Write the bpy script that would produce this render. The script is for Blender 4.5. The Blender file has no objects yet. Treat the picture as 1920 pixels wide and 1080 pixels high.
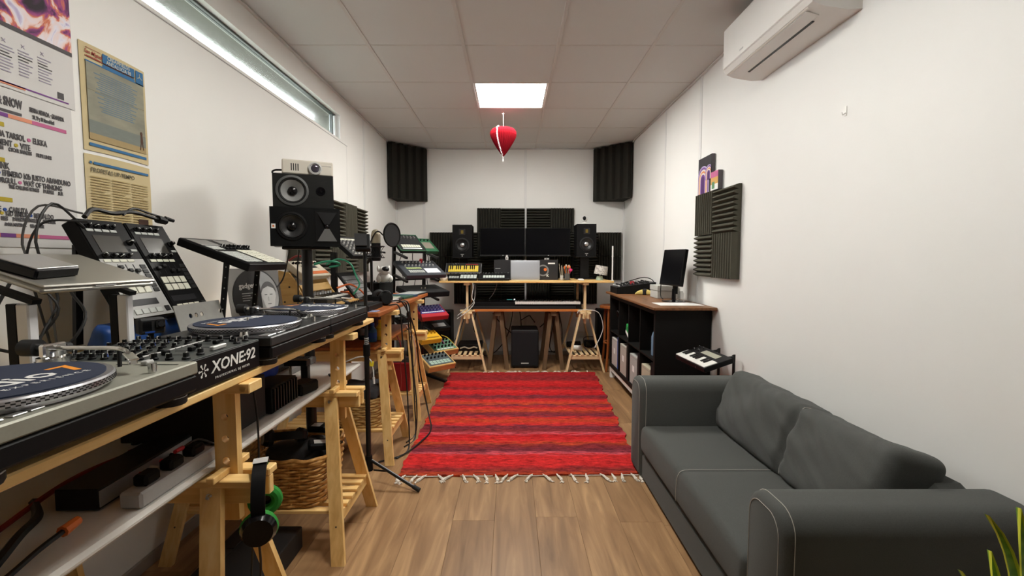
import bpy, math, random
from mathutils import Vector, Matrix, Euler
R = math.radians
random.seed(7)
scene = bpy.context.scene
COL = scene.collection

# ------------------------------------------------------------------ camera, world, light, exposure
cam_d = bpy.data.cameras.new('camera'); cam = bpy.data.objects.new('camera', cam_d); COL.objects.link(cam)
cam.location = (0, 0, 1.2); cam.rotation_euler = (R(90 - 3.635), 0, R(-0.135))
cam_d.sensor_width = 36; cam_d.lens = 850 / 1920 * 36; cam_d.clip_start = 0.02
scene.camera = cam
scene.view_settings.view_transform = 'Standard'; scene.view_settings.look = 'None'
scene.view_settings.gamma = 1; scene.view_settings.use_curve_mapping = False
scene.view_settings.exposure = 1.43
world = bpy.data.worlds.new('world'); scene.world = world; world.use_nodes = True
bgn = world.node_tree.nodes['Background']; bgn.inputs[0].default_value = (0.93, 0.98, 1.0, 1); bgn.inputs[1].default_value = 8.0
PANEL_POWER = (21.5, 12.5)      # emission strength of the two ceiling panels (the near one is dimmer)

LW, RW, BW, FW, CZ = -1.42, 1.405, 5.65, -1.75, 2.55   # walls left, right, back, behind the camera; ceiling height

# ------------------------------------------------------------------ materials
MATS = {}
def mat(name, col=(.5, .5, .5), rough=.6, metal=0, noise=0, nscale=40, bump=0, bscale=200, spec=.5, emit=None, estr=1, trans=0, alpha=1, ior=1.45, stretch=None, sheen=0):
    if name in MATS: return MATS[name]
    m = bpy.data.materials.new(name); m.use_nodes = True; MATS[name] = m
    nt = m.node_tree; b = nt.nodes['Principled BSDF']
    b.inputs['Base Color'].default_value = (*col, 1); b.inputs['Roughness'].default_value = rough; b.inputs['Metallic'].default_value = metal
    b.inputs['Specular IOR Level'].default_value = spec; b.inputs['IOR'].default_value = ior
    b.inputs['Transmission Weight'].default_value = trans; b.inputs['Alpha'].default_value = alpha
    if sheen: b.inputs['Sheen Weight'].default_value = sheen
    if emit: b.inputs['Emission Color'].default_value = (*emit, 1); b.inputs['Emission Strength'].default_value = estr
    tc = None
    if noise or bump:
        tc = nt.nodes.new('ShaderNodeTexCoord'); mp = nt.nodes.new('ShaderNodeMapping'); nt.links.new(tc.outputs['Object'], mp.inputs[0])
        if stretch: mp.inputs['Scale'].default_value = stretch
    if noise:
        n = nt.nodes.new('ShaderNodeTexNoise'); n.inputs['Scale'].default_value = nscale; n.inputs['Detail'].default_value = 4
        nt.links.new(mp.outputs[0], n.inputs['Vector'])
        mx = nt.nodes.new('ShaderNodeMix'); mx.data_type = 'RGBA'
        mx.inputs[6].default_value = (*[max(0, c * (1 - noise)) for c in col], 1); mx.inputs[7].default_value = (*[min(1, c * (1 + noise)) for c in col], 1)
        nt.links.new(n.outputs[0], mx.inputs[0]); nt.links.new(mx.outputs[2], b.inputs['Base Color'])
    if bump:
        n2 = nt.nodes.new('ShaderNodeTexNoise'); n2.inputs['Scale'].default_value = bscale; n2.inputs['Detail'].default_value = 3
        nt.links.new(mp.outputs[0], n2.inputs['Vector'])
        bp = nt.nodes.new('ShaderNodeBump'); bp.inputs['Strength'].default_value = bump; bp.inputs['Distance'].default_value = .004
        nt.links.new(n2.outputs[0], bp.inputs['Height']); nt.links.new(bp.outputs[0], b.inputs['Normal'])
    return m

def ramp_mat(name, stops, rough=.6, scale=(1, 1, 1), nscale=4, detail=6, dist=0, bump=0, info=0, metal=0, interp='LINEAR', spec=.4):
    """noise stretched over the object, coloured by a ramp; info shifts it per object"""
    if name in MATS: return MATS[name]
    m = bpy.data.materials.new(name); m.use_nodes = True; MATS[name] = m
    nt = m.node_tree; b = nt.nodes['Principled BSDF']; b.inputs['Roughness'].default_value = rough; b.inputs['Metallic'].default_value = metal
    b.inputs['Specular IOR Level'].default_value = spec
    tc = nt.nodes.new('ShaderNodeTexCoord'); mp = nt.nodes.new('ShaderNodeMapping'); mp.inputs['Scale'].default_value = scale
    nt.links.new(tc.outputs['Object'], mp.inputs[0])
    n = nt.nodes.new('ShaderNodeTexNoise'); n.inputs['Scale'].default_value = nscale; n.inputs['Detail'].default_value = detail; n.inputs['Distortion'].default_value = dist
    src = mp.outputs[0]
    fac = n.outputs[0]
    if info:
        oi = nt.nodes.new('ShaderNodeObjectInfo'); ml = nt.nodes.new('ShaderNodeMath'); ml.operation = 'MULTIPLY'; ml.inputs[1].default_value = 37
        cb = nt.nodes.new('ShaderNodeVectorMath'); cb.operation = 'ADD'
        nt.links.new(oi.outputs['Random'], ml.inputs[0]); nt.links.new(mp.outputs[0], cb.inputs[0]); nt.links.new(ml.outputs[0], cb.inputs[1]); src = cb.outputs[0]
        sh = nt.nodes.new('ShaderNodeMath'); sh.operation = 'MULTIPLY_ADD'; sh.inputs[1].default_value = info; sh.inputs[2].default_value = -info / 2
        ad = nt.nodes.new('ShaderNodeMath'); ad.operation = 'ADD'
        nt.links.new(oi.outputs['Random'], sh.inputs[0]); nt.links.new(n.outputs[0], ad.inputs[0]); nt.links.new(sh.outputs[0], ad.inputs[1]); fac = ad.outputs[0]
    nt.links.new(src, n.inputs['Vector'])
    cr = nt.nodes.new('ShaderNodeValToRGB'); el = cr.color_ramp.elements; cr.color_ramp.interpolation = interp
    el[0].position = stops[0][0]; el[0].color = (*stops[0][1], 1); el[1].position = stops[-1][0]; el[1].color = (*stops[-1][1], 1)
    for p, c in stops[1:-1]: e = el.new(p); e.color = (*c, 1)
    nt.links.new(fac, cr.inputs[0]); nt.links.new(cr.outputs[0], b.inputs['Base Color'])
    if bump:
        bp = nt.nodes.new('ShaderNodeBump'); bp.inputs['Strength'].default_value = bump; bp.inputs['Distance'].default_value = .003
        nt.links.new(n.outputs[0], bp.inputs['Height']); nt.links.new(bp.outputs[0], b.inputs['Normal'])
    return m

def srgb(r, g, b): return tuple(((c / 255 + .055) / 1.055) ** 2.4 if c > 10 else c / 255 / 12.92 for c in (r, g, b))

white_wall = mat('white_wall', (.78, .775, .75), .55, noise=.015, nscale=6, bump=.04, bscale=500)
ceil_m = mat('ceiling_board', (.60, .60, .58), .9, noise=.03, nscale=300, bump=.1, bscale=700)
white_paint = mat('white_paint', (.8, .8, .78), .4)
white_plastic = mat('white_plastic', (.78, .77, .74), .35, noise=.01)
black_plastic = mat('black_plastic', (.008, .008, .0085), .45, noise=.15, nscale=80, bump=.05, bscale=600, spec=.14)
black_gloss = mat('black_gloss', (.004, .004, .005), .15, spec=.35)
black_metal = mat('black_metal', (.012, .012, .013), .35, metal=.3)
dark_grey = mat('dark_grey_plastic', (.018, .018, .019), .5, spec=.3)
grey_plastic = mat('grey_plastic', (.2, .2, .2), .5)
light_grey = mat('light_grey_plastic', (.5, .5, .49), .5)
rubber = mat('rubber', (.01, .01, .01), .7)
chrome = mat('chrome', (.72, .72, .70), .18, metal=1)
alu = mat('brushed_aluminium', (.55, .55, .55), .35, metal=.9, noise=.08, nscale=120, stretch=(1, 20, 1))
pine = ramp_mat('pine_wood', [(.25, srgb(214, 168, 100)), (.5, srgb(236, 196, 128)), (.75, srgb(244, 212, 150))], .5, (14, 1.2, 14), 3, 5, .4, .03, .12)
pine_x = ramp_mat('pine_wood_long', [(.25, srgb(214, 168, 100)), (.5, srgb(236, 196, 128)), (.75, srgb(244, 212, 150))], .5, (1.2, 14, 14), 3, 5, .4, .03, .12)
pine_z = ramp_mat('pine_wood_upright', [(.25, srgb(214, 168, 100)), (.5, srgb(236, 196, 128)), (.75, srgb(244, 212, 150))], .5, (14, 14, 1.2), 3, 5, .4, .03, .12)
pale_pine = ramp_mat('pale_pine_wood', [(.25, srgb(214, 182, 130)), (.5, srgb(232, 203, 156)), (.75, srgb(240, 216, 174))], .5, (14, 14, 1.2), 3, 5, .4, .03, .12)
brown_wood = ramp_mat('brown_desk_wood', [(.2, srgb(126, 66, 28)), (.5, srgb(158, 88, 40)), (.8, srgb(176, 104, 52))], .4, (12, 1.2, 12), 3, 5, .5, .03)
orange_wood = ramp_mat('orange_wood', [(.2, srgb(160, 88, 34)), (.5, srgb(190, 112, 50)), (.8, srgb(204, 128, 62))], .4, (1.2, 12, 12), 3, 5, .5, .03)
walnut = ramp_mat('walnut_top', [(.2, srgb(88, 58, 34)), (.5, srgb(120, 80, 48)), (.8, srgb(140, 96, 60))], .45, (12, 1.2, 12), 3, 5, .5, .03)
black_wood = mat('black_brown_wood', (.006, .0055, .005), .6, spec=.2, noise=.3, nscale=30, stretch=(10, 1, 10), bump=.05)
fabric = mat('charcoal_fabric', (.080, .084, .080), 1.0, spec=.15, noise=.22, nscale=350, bump=.35, bscale=900, sheen=.10)
stitch_m = mat('pale_stitching', (.42, .40, .36), .9)
foam = mat('charcoal_foam', (.075, .071, .052), .98, noise=.2, nscale=300, bump=.4, bscale=900)
trap_foam = mat('trap_foam', (.016, .015, .011), .98, noise=.2, nscale=300, bump=.4, bscale=900)
black_foam = mat('black_foam', (.026, .0245, .018), .98, noise=.2, nscale=300, bump=.4, bscale=900)

# ------------------------------------------------------------------ mesh builder
class MB:
    def __init__(s): s.v = []; s.f = []
    def add(s, vs, fs, M=None):
        k = len(s.v)
        s.v += [tuple(M @ Vector(p)) for p in vs] if M is not None else [tuple(p) for p in vs]
        s.f += [tuple(i + k for i in f) for f in fs]; return s
    def box(s, lo, hi, bev=0, M=None):
        (x0, y0, z0), (x1, y1, z1) = lo, hi
        if not bev:
            vs = [(x, y, z) for z in (z0, z1) for y in (y0, y1) for x in (x0, x1)]
            return s.add(vs, [(0, 2, 3, 1), (4, 5, 7, 6), (0, 1, 5, 4), (2, 6, 7, 3), (0, 4, 6, 2), (1, 3, 7, 5)], M)
        b = min(bev, abs(x1 - x0) * .49, abs(y1 - y0) * .49, abs(z1 - z0) * .49)
        vs, idx = [], {}
        c = ((x0, x1), (y0, y1), (z0, z1))
        for i in (0, 1):
            for j in (0, 1):
                for k in (0, 1):
                    p = [c[0][i], c[1][j], c[2][k]]; sg = [1 if q == 0 else -1 for q in (i, j, k)]
                    for a in range(3):       # vertex lying on the face normal to axis a
                        q = [p[t] + (0 if t == a else sg[t] * b) for t in range(3)]
                        idx[(i, j, k, a)] = len(vs); vs.append(q)
        fs = []
        g = lambda i, j, k, a: idx[(i, j, k, a)]
        for e in (0, 1):
            w = lambda L: L if e else L[::-1]
            fs.append(w([g(e, 0, 0, 0), g(e, 1, 0, 0), g(e, 1, 1, 0), g(e, 0, 1, 0)]))
            fs.append(w([g(0, e, 0, 1), g(0, e, 1, 1), g(1, e, 1, 1), g(1, e, 0, 1)]))
            fs.append(w([g(0, 0, e, 2), g(1, 0, e, 2), g(1, 1, e, 2), g(0, 1, e, 2)]))
        for i in (0, 1):
            for j in (0, 1):
                o = (i ^ j)
                L = [g(i, j, 0, 0), g(i, j, 1, 0), g(i, j, 1, 1), g(i, j, 0, 1)]; fs.append(L if o else L[::-1])
                L = [g(i, 0, j, 0), g(i, 1, j, 0), g(i, 1, j, 2), g(i, 0, j, 2)]; fs.append(L[::-1] if o else L)
                L = [g(0, i, j, 1), g(1, i, j, 1), g(1, i, j, 2), g(0, i, j, 2)]; fs.append(L if o else L[::-1])
                for k in (0, 1):
                    L = [g(i, j, k, 0), g(i, j, k, 1), g(i, j, k, 2)]; fs.append(L[::-1] if (i + j + k) % 2 == 0 else L)
        return s.add(vs, fs, M)
    def boxc(s, c, size, rot=(0, 0, 0), bev=0):
        h = [q / 2 for q in size]
        return s.box([-q for q in h], h, bev, Matrix.Translation(c) @ Euler(rot).to_matrix().to_4x4())
    def beam(s, p0, p1, w, t, up=(0, 0, 1), bev=0):
        """box bar from p0 to p1, t thick along 'up', w wide across"""
        p0, p1 = Vector(p0), Vector(p1); d = p1 - p0; L = d.length; d.normalize(); u = Vector(up); sx = d.cross(u).normalized(); u = sx.cross(d)
        M = Matrix(((sx.x, d.x, u.x, p0.x), (sx.y, d.y, u.y, p0.y), (sx.z, d.z, u.z, p0.z), (0, 0, 0, 1)))
        return s.box((-w / 2, 0, -t / 2), (w / 2, L, t / 2), bev, M)
    def cyl(s, p0, p1, r0, r1=None, n=14):
        p0, p1 = Vector(p0), Vector(p1); r1 = r0 if r1 is None else r1
        d = (p1 - p0).normalized(); a = d.orthogonal().normalized(); b = d.cross(a)
        vs = [p + (a * math.cos(t) + b * math.sin(t)) * r for p, r in ((p0, r0), (p1, r1)) for t in (2 * math.pi * i / n for i in range(n))]
        fs = [(i, (i + 1) % n, n + (i + 1) % n, n + i) for i in range(n)] + [tuple(range(n))[::-1], tuple(range(n, 2 * n))]
        return s.add(vs, fs)
    def lathe(s, prof, c=(0, 0, 0), n=24, M=None, caps=True):
        """revolve (r, z) profile about z"""
        vs = [(c[0] + r * math.cos(2 * math.pi * i / n), c[1] + r * math.sin(2 * math.pi * i / n), c[2] + z) for r, z in prof for i in range(n)]
        fs = [(k * n + i, k * n + (i + 1) % n, (k + 1) * n + (i + 1) % n, (k + 1) * n + i) for k in range(len(prof) - 1) for i in range(n)]
        if caps and prof[0][0] > 1e-6: fs.append(tuple(range(n))[::-1])
        if caps and prof[-1][0] > 1e-6: fs.append(tuple(range((len(prof) - 1) * n, len(prof) * n)))
        return s.add(vs, fs, M)
    def ball(s, c, r, n=16, m=10):
        rr = (r, r, r) if not hasattr(r, '__len__') else r
        prof = [(math.sin(math.pi * k / m), -math.cos(math.pi * k / m)) for k in range(m + 1)]
        return s.lathe(prof, (0, 0, 0), n, Matrix.Translation(c) @ Matrix.Diagonal((*rr, 1)))
    def tube(s, pts, r, n=6, smooth=3):
        pts = [Vector(p) for p in pts]
        if smooth and len(pts) > 2:
            q = []
            P = [pts[0] * 2 - pts[1]] + pts + [pts[-1] * 2 - pts[-2]]
            for i in range(1, len(P) - 2):
                a, b, c, d = P[i - 1:i + 3]
                for k in range(smooth):
                    t = k / smooth
                    q.append(.5 * ((2 * b) + (c - a) * t + (2 * a - 5 * b + 4 * c - d) * t * t + (3 * b - a - 3 * c + d) * t ** 3))
            pts = q + [pts[-1]]
        a = None; vs = []
        for i, p in enumerate(pts):
            d = (pts[min(i + 1, len(pts) - 1)] - pts[max(i - 1, 0)]).normalized()
            a = d.orthogonal().normalized() if a is None else (a - d * a.dot(d)).normalized()
            b = d.cross(a); rr = r[i * (len(r) - 1) // max(1, len(pts) - 1)] if hasattr(r, '__len__') else r
            vs += [p + (a * math.cos(2 * math.pi * k / n) + b * math.sin(2 * math.pi * k / n)) * rr for k in range(n)]
        m = len(pts)
        fs = [(i * n + k, i * n + (k + 1) % n, (i + 1) * n + (k + 1) % n, (i + 1) * n + k) for i in range(m - 1) for k in range(n)]
        fs += [tuple(range(n))[::-1], tuple(range((m - 1) * n, m * n))]
        return s.add(vs, fs)
    def prism(s, poly, h0, h1, M=None):
        """polygon in xy (counter-clockwise) extruded z h0..h1"""
        n = len(poly)
        vs = [(x, y, h) for h in (h0, h1) for x, y in poly]
        fs = [(i, (i + 1) % n, n + (i + 1) % n, n + i) for i in range(n)] + [tuple(range(n))[::-1], tuple(range(n, 2 * n))]
        return s.add(vs, fs, M)
    def torus(s, c, R0, r, M=None, n=24, m=8, sz=1):
        vs = []
        for i in range(n):
            t = 2 * math.pi * i / n
            for k in range(m):
                u = 2 * math.pi * k / m; q = R0 + r * math.cos(u); vs.append((c[0] + q * math.cos(t), c[1] + q * math.sin(t), c[2] + r * sz * math.sin(u)))
        fs = [(i * m + k, ((i + 1) % n) * m + k, ((i + 1) % n) * m + (k + 1) % m, i * m + (k + 1) % m) for i in range(n) for k in range(m)]
        return s.add(vs, fs, M)
    def plate_hole(s, x0, x1, z0, z1, y0, y1, c, r, n=16):
        """board cell x0..x1, z0..z1, thickness y0..y1, with a round hole at c"""
        ang = [2 * math.pi * i / n for i in range(n)]
        def sq(t):
            dx, dz = math.cos(t), math.sin(t); k = 1e9
            if dx > 1e-9: k = min(k, (x1 - c[0]) / dx)
            if dx < -1e-9: k = min(k, (x0 - c[0]) / dx)
            if dz > 1e-9: k = min(k, (z1 - c[1]) / dz)
            if dz < -1e-9: k = min(k, (z0 - c[1]) / dz)
            return c[0] + dx * k, c[1] + dz * k
        cs = [math.atan2(z - c[1], x - c[0]) % (2 * math.pi) for x in (x0, x1) for z in (z0, z1)]
        ang = sorted(set(round(a, 5) for a in ang + cs)); n = len(ang)
        ci = [(c[0] + r * math.cos(t), c[1] + r * math.sin(t)) for t in ang]; so = [sq(t) for t in ang]
        vs = [(x, y0, z) for x, z in ci] + [(x, y0, z) for x, z in so] + [(x, y1, z) for x, z in ci] + [(x, y1, z) for x, z in so]
        fs = []
        for i in range(n):
            j = (i + 1) % n
            fs += [(i, n + i, n + j, j), (2 * n + i, 2 * n + j, 3 * n + j, 3 * n + i), (i, j, 2 * n + j, 2 * n + i), (n + i, 3 * n + i, 3 * n + j, n + j)]
        return s.add(vs, fs)
    def mesh(s, name):
        me = bpy.data.meshes.new(name); me.from_pydata(s.v, [], s.f); me.update(); return me
    def build(s, name, m, parent=None, loc=None, rot=None, label=None, angle=35, M=None):
        return obj(name, s.mesh(name), m, parent, loc, rot, label, angle, M)

def obj(name, me, m, parent=None, loc=None, rot=None, label=None, angle=35, M=None):
    if not me.materials: me.materials.append(m)
    if angle:
        me.shade_smooth(); me.set_sharp_from_angle(angle=R(angle))
    o = bpy.data.objects.new(name, me); COL.objects.link(o)
    if parent is not None: o.parent = parent
    if loc is not None: o.location = loc
    if rot is not None: o.rotation_euler = rot
    if M is not None: o.matrix_local = M
    if label: o['label'] = label
    return o
def tag(o, label, cat, group=None, kind=None):
    o['label'] = label; o['category'] = cat
    if group: o['group'] = group
    if kind: o['kind'] = kind
    return o
GS = [1.0]     # scale of the current section; left-table gear is scaled about the camera
def thing(name, label, cat, loc=(0, 0, 0), rot=(0, 0, 0), group=None):
    o = bpy.data.objects.new(name, None); COL.objects.link(o); o.empty_display_size = .05
    o.location = loc; o.rotation_euler = rot if hasattr(rot, '__len__') else (0, 0, rot); o.scale = (GS[0],) * 3
    return tag(o, label, cat, group)
def setm(t, M): t.matrix_world = M @ Matrix.Scale(GS[0], 4)
def struct(o): o['kind'] = 'structure'; return o
def dup(root, loc=None, rot=None, label=None, name=None):
    def cp(o, par):
        c = o.copy(); COL.objects.link(c); c.parent = par
        for ch in [q for q in KIDS.get(o.name, [])]: cp(ch, c)
        return c
    KIDS = {}
    for q in COL.objects:
        if q.parent: KIDS.setdefault(q.parent.name, []).append(q)
    c = cp(root, None)
    if loc is not None: c.location = loc
    if rot is not None: c.rotation_euler = rot if hasattr(rot, '__len__') else (0, 0, rot)
    if label: c['label'] = label
    return c
def share(o, parent, loc=None, rot=None, label=None):
    c = o.copy(); COL.objects.link(c); c.parent = parent
    if loc is not None: c.location = loc
    if rot is not None: c.rotation_euler = rot
    if label: c['label'] = label
    return c
def bx(name, lo, hi, m, parent=None, bev=.002, **k): return MB().box(lo, hi, bev).build(name, m, parent, **k)

TXT = {}
def text(s, size, m, parent, M, name='lettering', ext=.0004, align='CENTER', sx=1, bold=0, shear=0, spacing=1):
    cu = bpy.data.curves.new('t', 'FONT'); cu.body = s; cu.size = size; cu.align_x = align; cu.align_y = 'CENTER'; cu.extrude = ext; cu.offset = bold
    cu.resolution_u = 2; cu.shear = shear; cu.space_character = spacing
    o = bpy.data.objects.new('t', cu); COL.objects.link(o)
    dg = bpy.context.evaluated_depsgraph_get(); me = bpy.data.meshes.new_from_object(o.evaluated_get(dg)); me.materials.clear()
    bpy.data.objects.remove(o); bpy.data.curves.remove(cu)
    me.transform(Matrix.Diagonal((sx, 1, 1, 1)))
    return obj(name, me, m, parent, M=M, angle=0)
def frame(o, x, y):
    """matrix with origin o, x axis along x, y axis along y"""
    x = Vector(x).normalized(); y = Vector(y); y = (y - x * y.dot(x)).normalized(); z = x.cross(y); o = Vector(o)
    return Matrix(((x.x, y.x, z.x, o.x), (x.y, y.y, z.y, o.y), (x.z, y.z, z.z, o.z), (0, 0, 0, 1)))
# ------------------------------------------------------------------ the room
plank_m = ramp_mat('laminate_plank', [(.22, srgb(118, 88, 58)), (.45, srgb(144, 110, 76)), (.6, srgb(160, 125, 88)), (.78, srgb(188, 151, 108))], .42, (9, .9, 9), 2.2, 7, .8, .04, .16)
fl = struct(bx('floor', (LW - .1, FW - .1, -.06), (RW + .1, BW + .1, -.012), mat('floor_screed', (.05, .035, .025), .9), bev=0))
PW, PL = .192, 1.28
pm = MB().box((-PW / 2 + .0003, -PL / 2 + .0003, -.012), (PW / 2 - .0003, PL / 2 - .0003, 0), .0007).mesh('plank')
ix = 0; x = LW
while x < RW - .02:
    y = FW - random.random() * PL; w = min(PW, RW - x)
    while y < BW:
        a, b = max(y, FW), min(y + PL, BW)
        if b - a > .03:
            if b - a > PL - .001 and w > PW - .001: obj('plank', pm, plank_m, fl, (x + PW / 2, (a + b) / 2, 0), angle=0)
            else: bx('plank', (-w / 2 + .0006, -(b - a) / 2 + .0006, -.012), (w / 2 - .0006, (b - a) / 2 - .0006, 0), plank_m, fl, .0012, loc=(x + w / 2, (a + b) / 2, 0))
        y += PL
    x += PW

# ceiling: boards laid in a grid of bars, panels of light in two of the openings
ce = struct(bx('ceiling', (LW - .1, FW - .1, CZ + .03), (RW + .1, BW + .1, CZ + .09), mat('ceiling_void', (.3, .3, .3), .9), bev=0))
gx = [LW, -.9, -.3, .3, .9, RW]; gy0 = 3.56 - .6 * 9
gy = [FW] + [y for y in [gy0 + .6 * i for i in range(0, 13)] if FW + .05 < y < BW - .05] + [BW]
lights = {(2, gy.index(next(y for y in gy if abs(y - 3.56) < .01))), (2, gy.index(next(y for y in gy if abs(y - 1.16) < .01)))}
tile_m = None
for i in range(len(gx) - 1):
    for j in range(len(gy) - 1):
        if (i, j) in lights: continue
        w, l = gx[i + 1] - gx[i] - .004, gy[j + 1] - gy[j] - .004
        if tile_m and abs(w - .596) < .001 and abs(l - .596) < .001: o = share(tile_m, ce, ((gx[i] + gx[i + 1]) / 2, (gy[j] + gy[j + 1]) / 2, CZ))
        else:
            o = bx('ceiling_tile', (-w / 2, -l / 2, 0), (w / 2, l / 2, .015), ceil_m, ce, .002, loc=((gx[i] + gx[i + 1]) / 2, (gy[j] + gy[j + 1]) / 2, CZ))
            if abs(w - .596) < .001 and abs(l - .596) < .001: tile_m = o
grid_m = mat('grid_bar_paint', (.56, .54, .51), .5)
for x in gx[1:-1]: bx('grid_bar', (x - .011, FW, CZ - .004), (x + .011, BW, CZ + .001), grid_m, ce, .001)
for y in gy[1:-1]: bx('grid_bar', (LW, y - .007, CZ - .0025), (RW, y + .007, CZ + .001), grid_m, ce, .001)
wa = mat('wall_angle_paint', (.6, .59, .57), .5)
for a, b in (((LW, FW), (LW + .02, BW)), ((RW - .02, FW), (RW, BW)), ((LW, BW - .02), (RW, BW))): bx('wall_angle', (*a, CZ - .012), (*b, CZ - .003), wa, ce, .001)

# walls
WT = .09
WY0, WY1, WZ0, WZ1 = .55, 3.85, 2.195, 2.395       # the strip window high in the left wall
wl = MB()
wl.box((LW - WT, FW - WT, 0), (LW, BW + WT, WZ0)); wl.box((LW - WT, FW - WT, WZ1), (LW, BW + WT, CZ + .03))
wl.box((LW - WT, FW - WT, WZ0), (LW, WY0, WZ1)); wl.box((LW - WT, WY1, WZ0), (LW, BW + WT, WZ1))
struct(wl.build('wall_left', white_wall, angle=0))
struct(bx('wall_right', (RW, FW - WT, 0), (RW + WT, BW + WT, CZ + .03), white_wall, bev=0))
struct(bx('wall_back', (LW, BW, 0), (RW, BW + WT, CZ + .03), white_wall, bev=0))
struct(bx('wall_front', (LW, FW - WT, 0), (RW, FW, CZ + .03), mat('bounce_cut_wall', (.09, .08, .07), .9), bev=0))  # unseen wall, made dark to cut the light bounced from behind the camera
# cover strips over the panel joints, one name each
trim_m = mat('joint_strip', (.70, .70, .69), .4)
for k, (lo, hi) in enumerate([((LW, 4.42, 0), (LW + .004, 4.47, CZ)), ((LW, 3.98, 0), (LW + .002, 3.984, 2.17)), ((RW - .004, 3.40, 0), (RW, 3.44, CZ)), ((RW - .003, 4.17, 0), (RW, 4.20, CZ)),
                             ((.165, BW - .004, 0), (.195, BW, CZ)), ((-1.085, BW - .004, 0), (-1.055, BW, CZ)), ((RW - .02, BW - .02, 0), (RW, BW, CZ)), ((LW, BW - .02, 0), (LW + .02, BW, CZ))]):
    struct(bx('trim_%d' % (k + 1), lo, hi, trim_m, bev=.001))
struct(bx('trim_9', (LW, .45, 2.172), (LW + .003, 4.0, 2.178), mat('joint_line_grey', (.45, .44, .43), .6), bev=.001))  # thin grey line along the joint below the window
skirt = mat('skirting_aluminium', (.42, .40, .38), .4, metal=.4)
struct(bx('baseboard_back', (LW, BW - .012, 0), (RW, BW, .05), skirt)); struct(bx('baseboard_left', (LW, FW, 0), (LW + .012, BW - .012, .05), skirt))
struct(bx('baseboard_right', (RW - .012, FW, 0), (RW, BW - .012, .05), skirt))

# strip window: frame, two panes, and the eave that overhangs it outside
w1 = bpy.data.objects.new('window_1', None); COL.objects.link(w1); struct(w1)
wf = mat('window_frame_dark', (.05, .06, .055), .4); wfl = mat('window_frame_white', (.7, .73, .72), .4)
fx = LW - .055
bx('window_frame', (fx - .02, WY0, WZ1 - .012), (fx + .02, WY1, WZ1), wf, w1); bx('window_frame', (fx - .02, WY0, WZ0), (fx + .02, WY1, WZ0 + .01), wfl, w1)
bx('window_frame', (fx - .02, WY1 - .02, WZ0), (fx + .02, WY1, WZ1), wfl, w1); bx('window_frame', (fx - .02, WY0, WZ0), (fx + .02, WY0 + .02, WZ1), wfl, w1)
bx('window_frame', (fx - .015, 3.79, WZ0), (fx + .015, 3.805, WZ1), wf, w1)
glass = mat('frosted_glass', (.97, .985, .975), .12, trans=1, ior=1.15)
bx('pane', (fx - .003, WY0 + .02, WZ0 + .01), (fx + .003, 3.79, WZ1 - .012), glass, w1, 0); bx('pane', (fx - .003, 3.805, WZ0 + .01), (fx + .003, WY1 - .02, WZ1 - .012), glass, w1, 0)
ev = struct(MB().box((LW - .57, -2, 2.62), (LW - WT, 7, 2.70)).build('exterior_eave', mat('eave_render', (.040, .041, .030), .9, noise=.1, nscale=5), angle=0))
nb = struct(MB().box((LW - .60, 4.62, -.5), (LW - WT, 4.75, 2.62)).build('exterior_sky_block', mat('sky_block_render', (.05, .052, .04), .9, noise=.1, nscale=5), angle=0))  # upright added outside to block the sky at the window's far end
gnd = struct(MB().box((-30, -20, -.6), (LW - WT - .01, 25, -.5)).build('exterior_ground', mat('outside_ground', (.07, .075, .06), .9), angle=0))

# LED panels
led = mat('led_diffuser', (.9, .9, .9), .5, emit=(1.0, .97, .90), estr=PANEL_POWER[0])
led2 = mat('led_diffuser_dim', (.9, .9, .9), .5, emit=(1.0, .97, .90), estr=PANEL_POWER[1])
pl = thing('ceiling_light', 'bright square LED panel glowing in the ceiling grid above the hanging heart', 'ceiling light', (0, 3.86, CZ), group='LED panels in the ceiling')
bx('diffuser', (-.285, -.285, .004), (.285, .285, .012), led, pl, 0)
fr = MB()
for s in (-1, 1): fr.box((s * .285 - .012, -.297, -.002), (s * .285 + .012, .297, .014), .001); fr.box((-.297, s * .285 - .012, -.002), (.297, s * .285 + .012, .014), .001)
fr.build('panel_frame', white_paint, pl)
pl2 = dup(pl, (0, 1.46, CZ), label='second square LED panel in the ceiling between the sofa and the turntables')
for o in [q for q in COL.objects if q.parent is pl2 and q.name.startswith('diffuser')]: o.data = o.data.copy(); o.data.materials[0] = led2

# air conditioner on the right wall
ac = thing('air_conditioner', 'white split air conditioner mounted high on the wall above the sofa', 'air conditioner', (RW, 2.24, 2.2))
acm = mat('air_conditioner_shell', (.76, .74, .71), .35)
A = Matrix(((1, 0, 0, 0), (0, 0, -1, 0), (0, 1, 0, 0), (0, 0, 0, 1)))
prof = [(0, .0), (0, .285), (-.19, .285), (-.212, .27), (-.216, .05), (-.20, .028), (-.16, .012), (-.06, -.004)]
MB().prism(prof[::-1], -.365, .365, Matrix(((1, 0, 0, 0), (0, 0, 1, 0), (0, 1, 0, 0), (0, 0, 0, 1)))).build('housing', acm, ac, angle=25)
bx('front_panel', (-.222, -.36, .052), (-.214, .36, .262), acm, ac, .006)
fp = MB().beam((-.195, -.33, .0215), (-.195, .33, .0215), .006, .004, (-.5, 0, -1)).build('trim_line', mat('warm_white_trim', (.8, .76, .7), .4), ac)
MB().beam((-.128, -.26, .0035), (-.128, .26, .0035), .012, .003, (-.1, 0, -1)).build('air_slot', black_gloss, ac)
fl_ = MB().beam((-.163, -.31, .0105), (-.163, .31, .0105), .055, .004, (-.28, 0, -1), .001).build('louvre', acm, ac)
bx('badge', (-.2235, .14, .075), (-.2215, .175, .082), light_grey, ac, 0)

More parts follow.
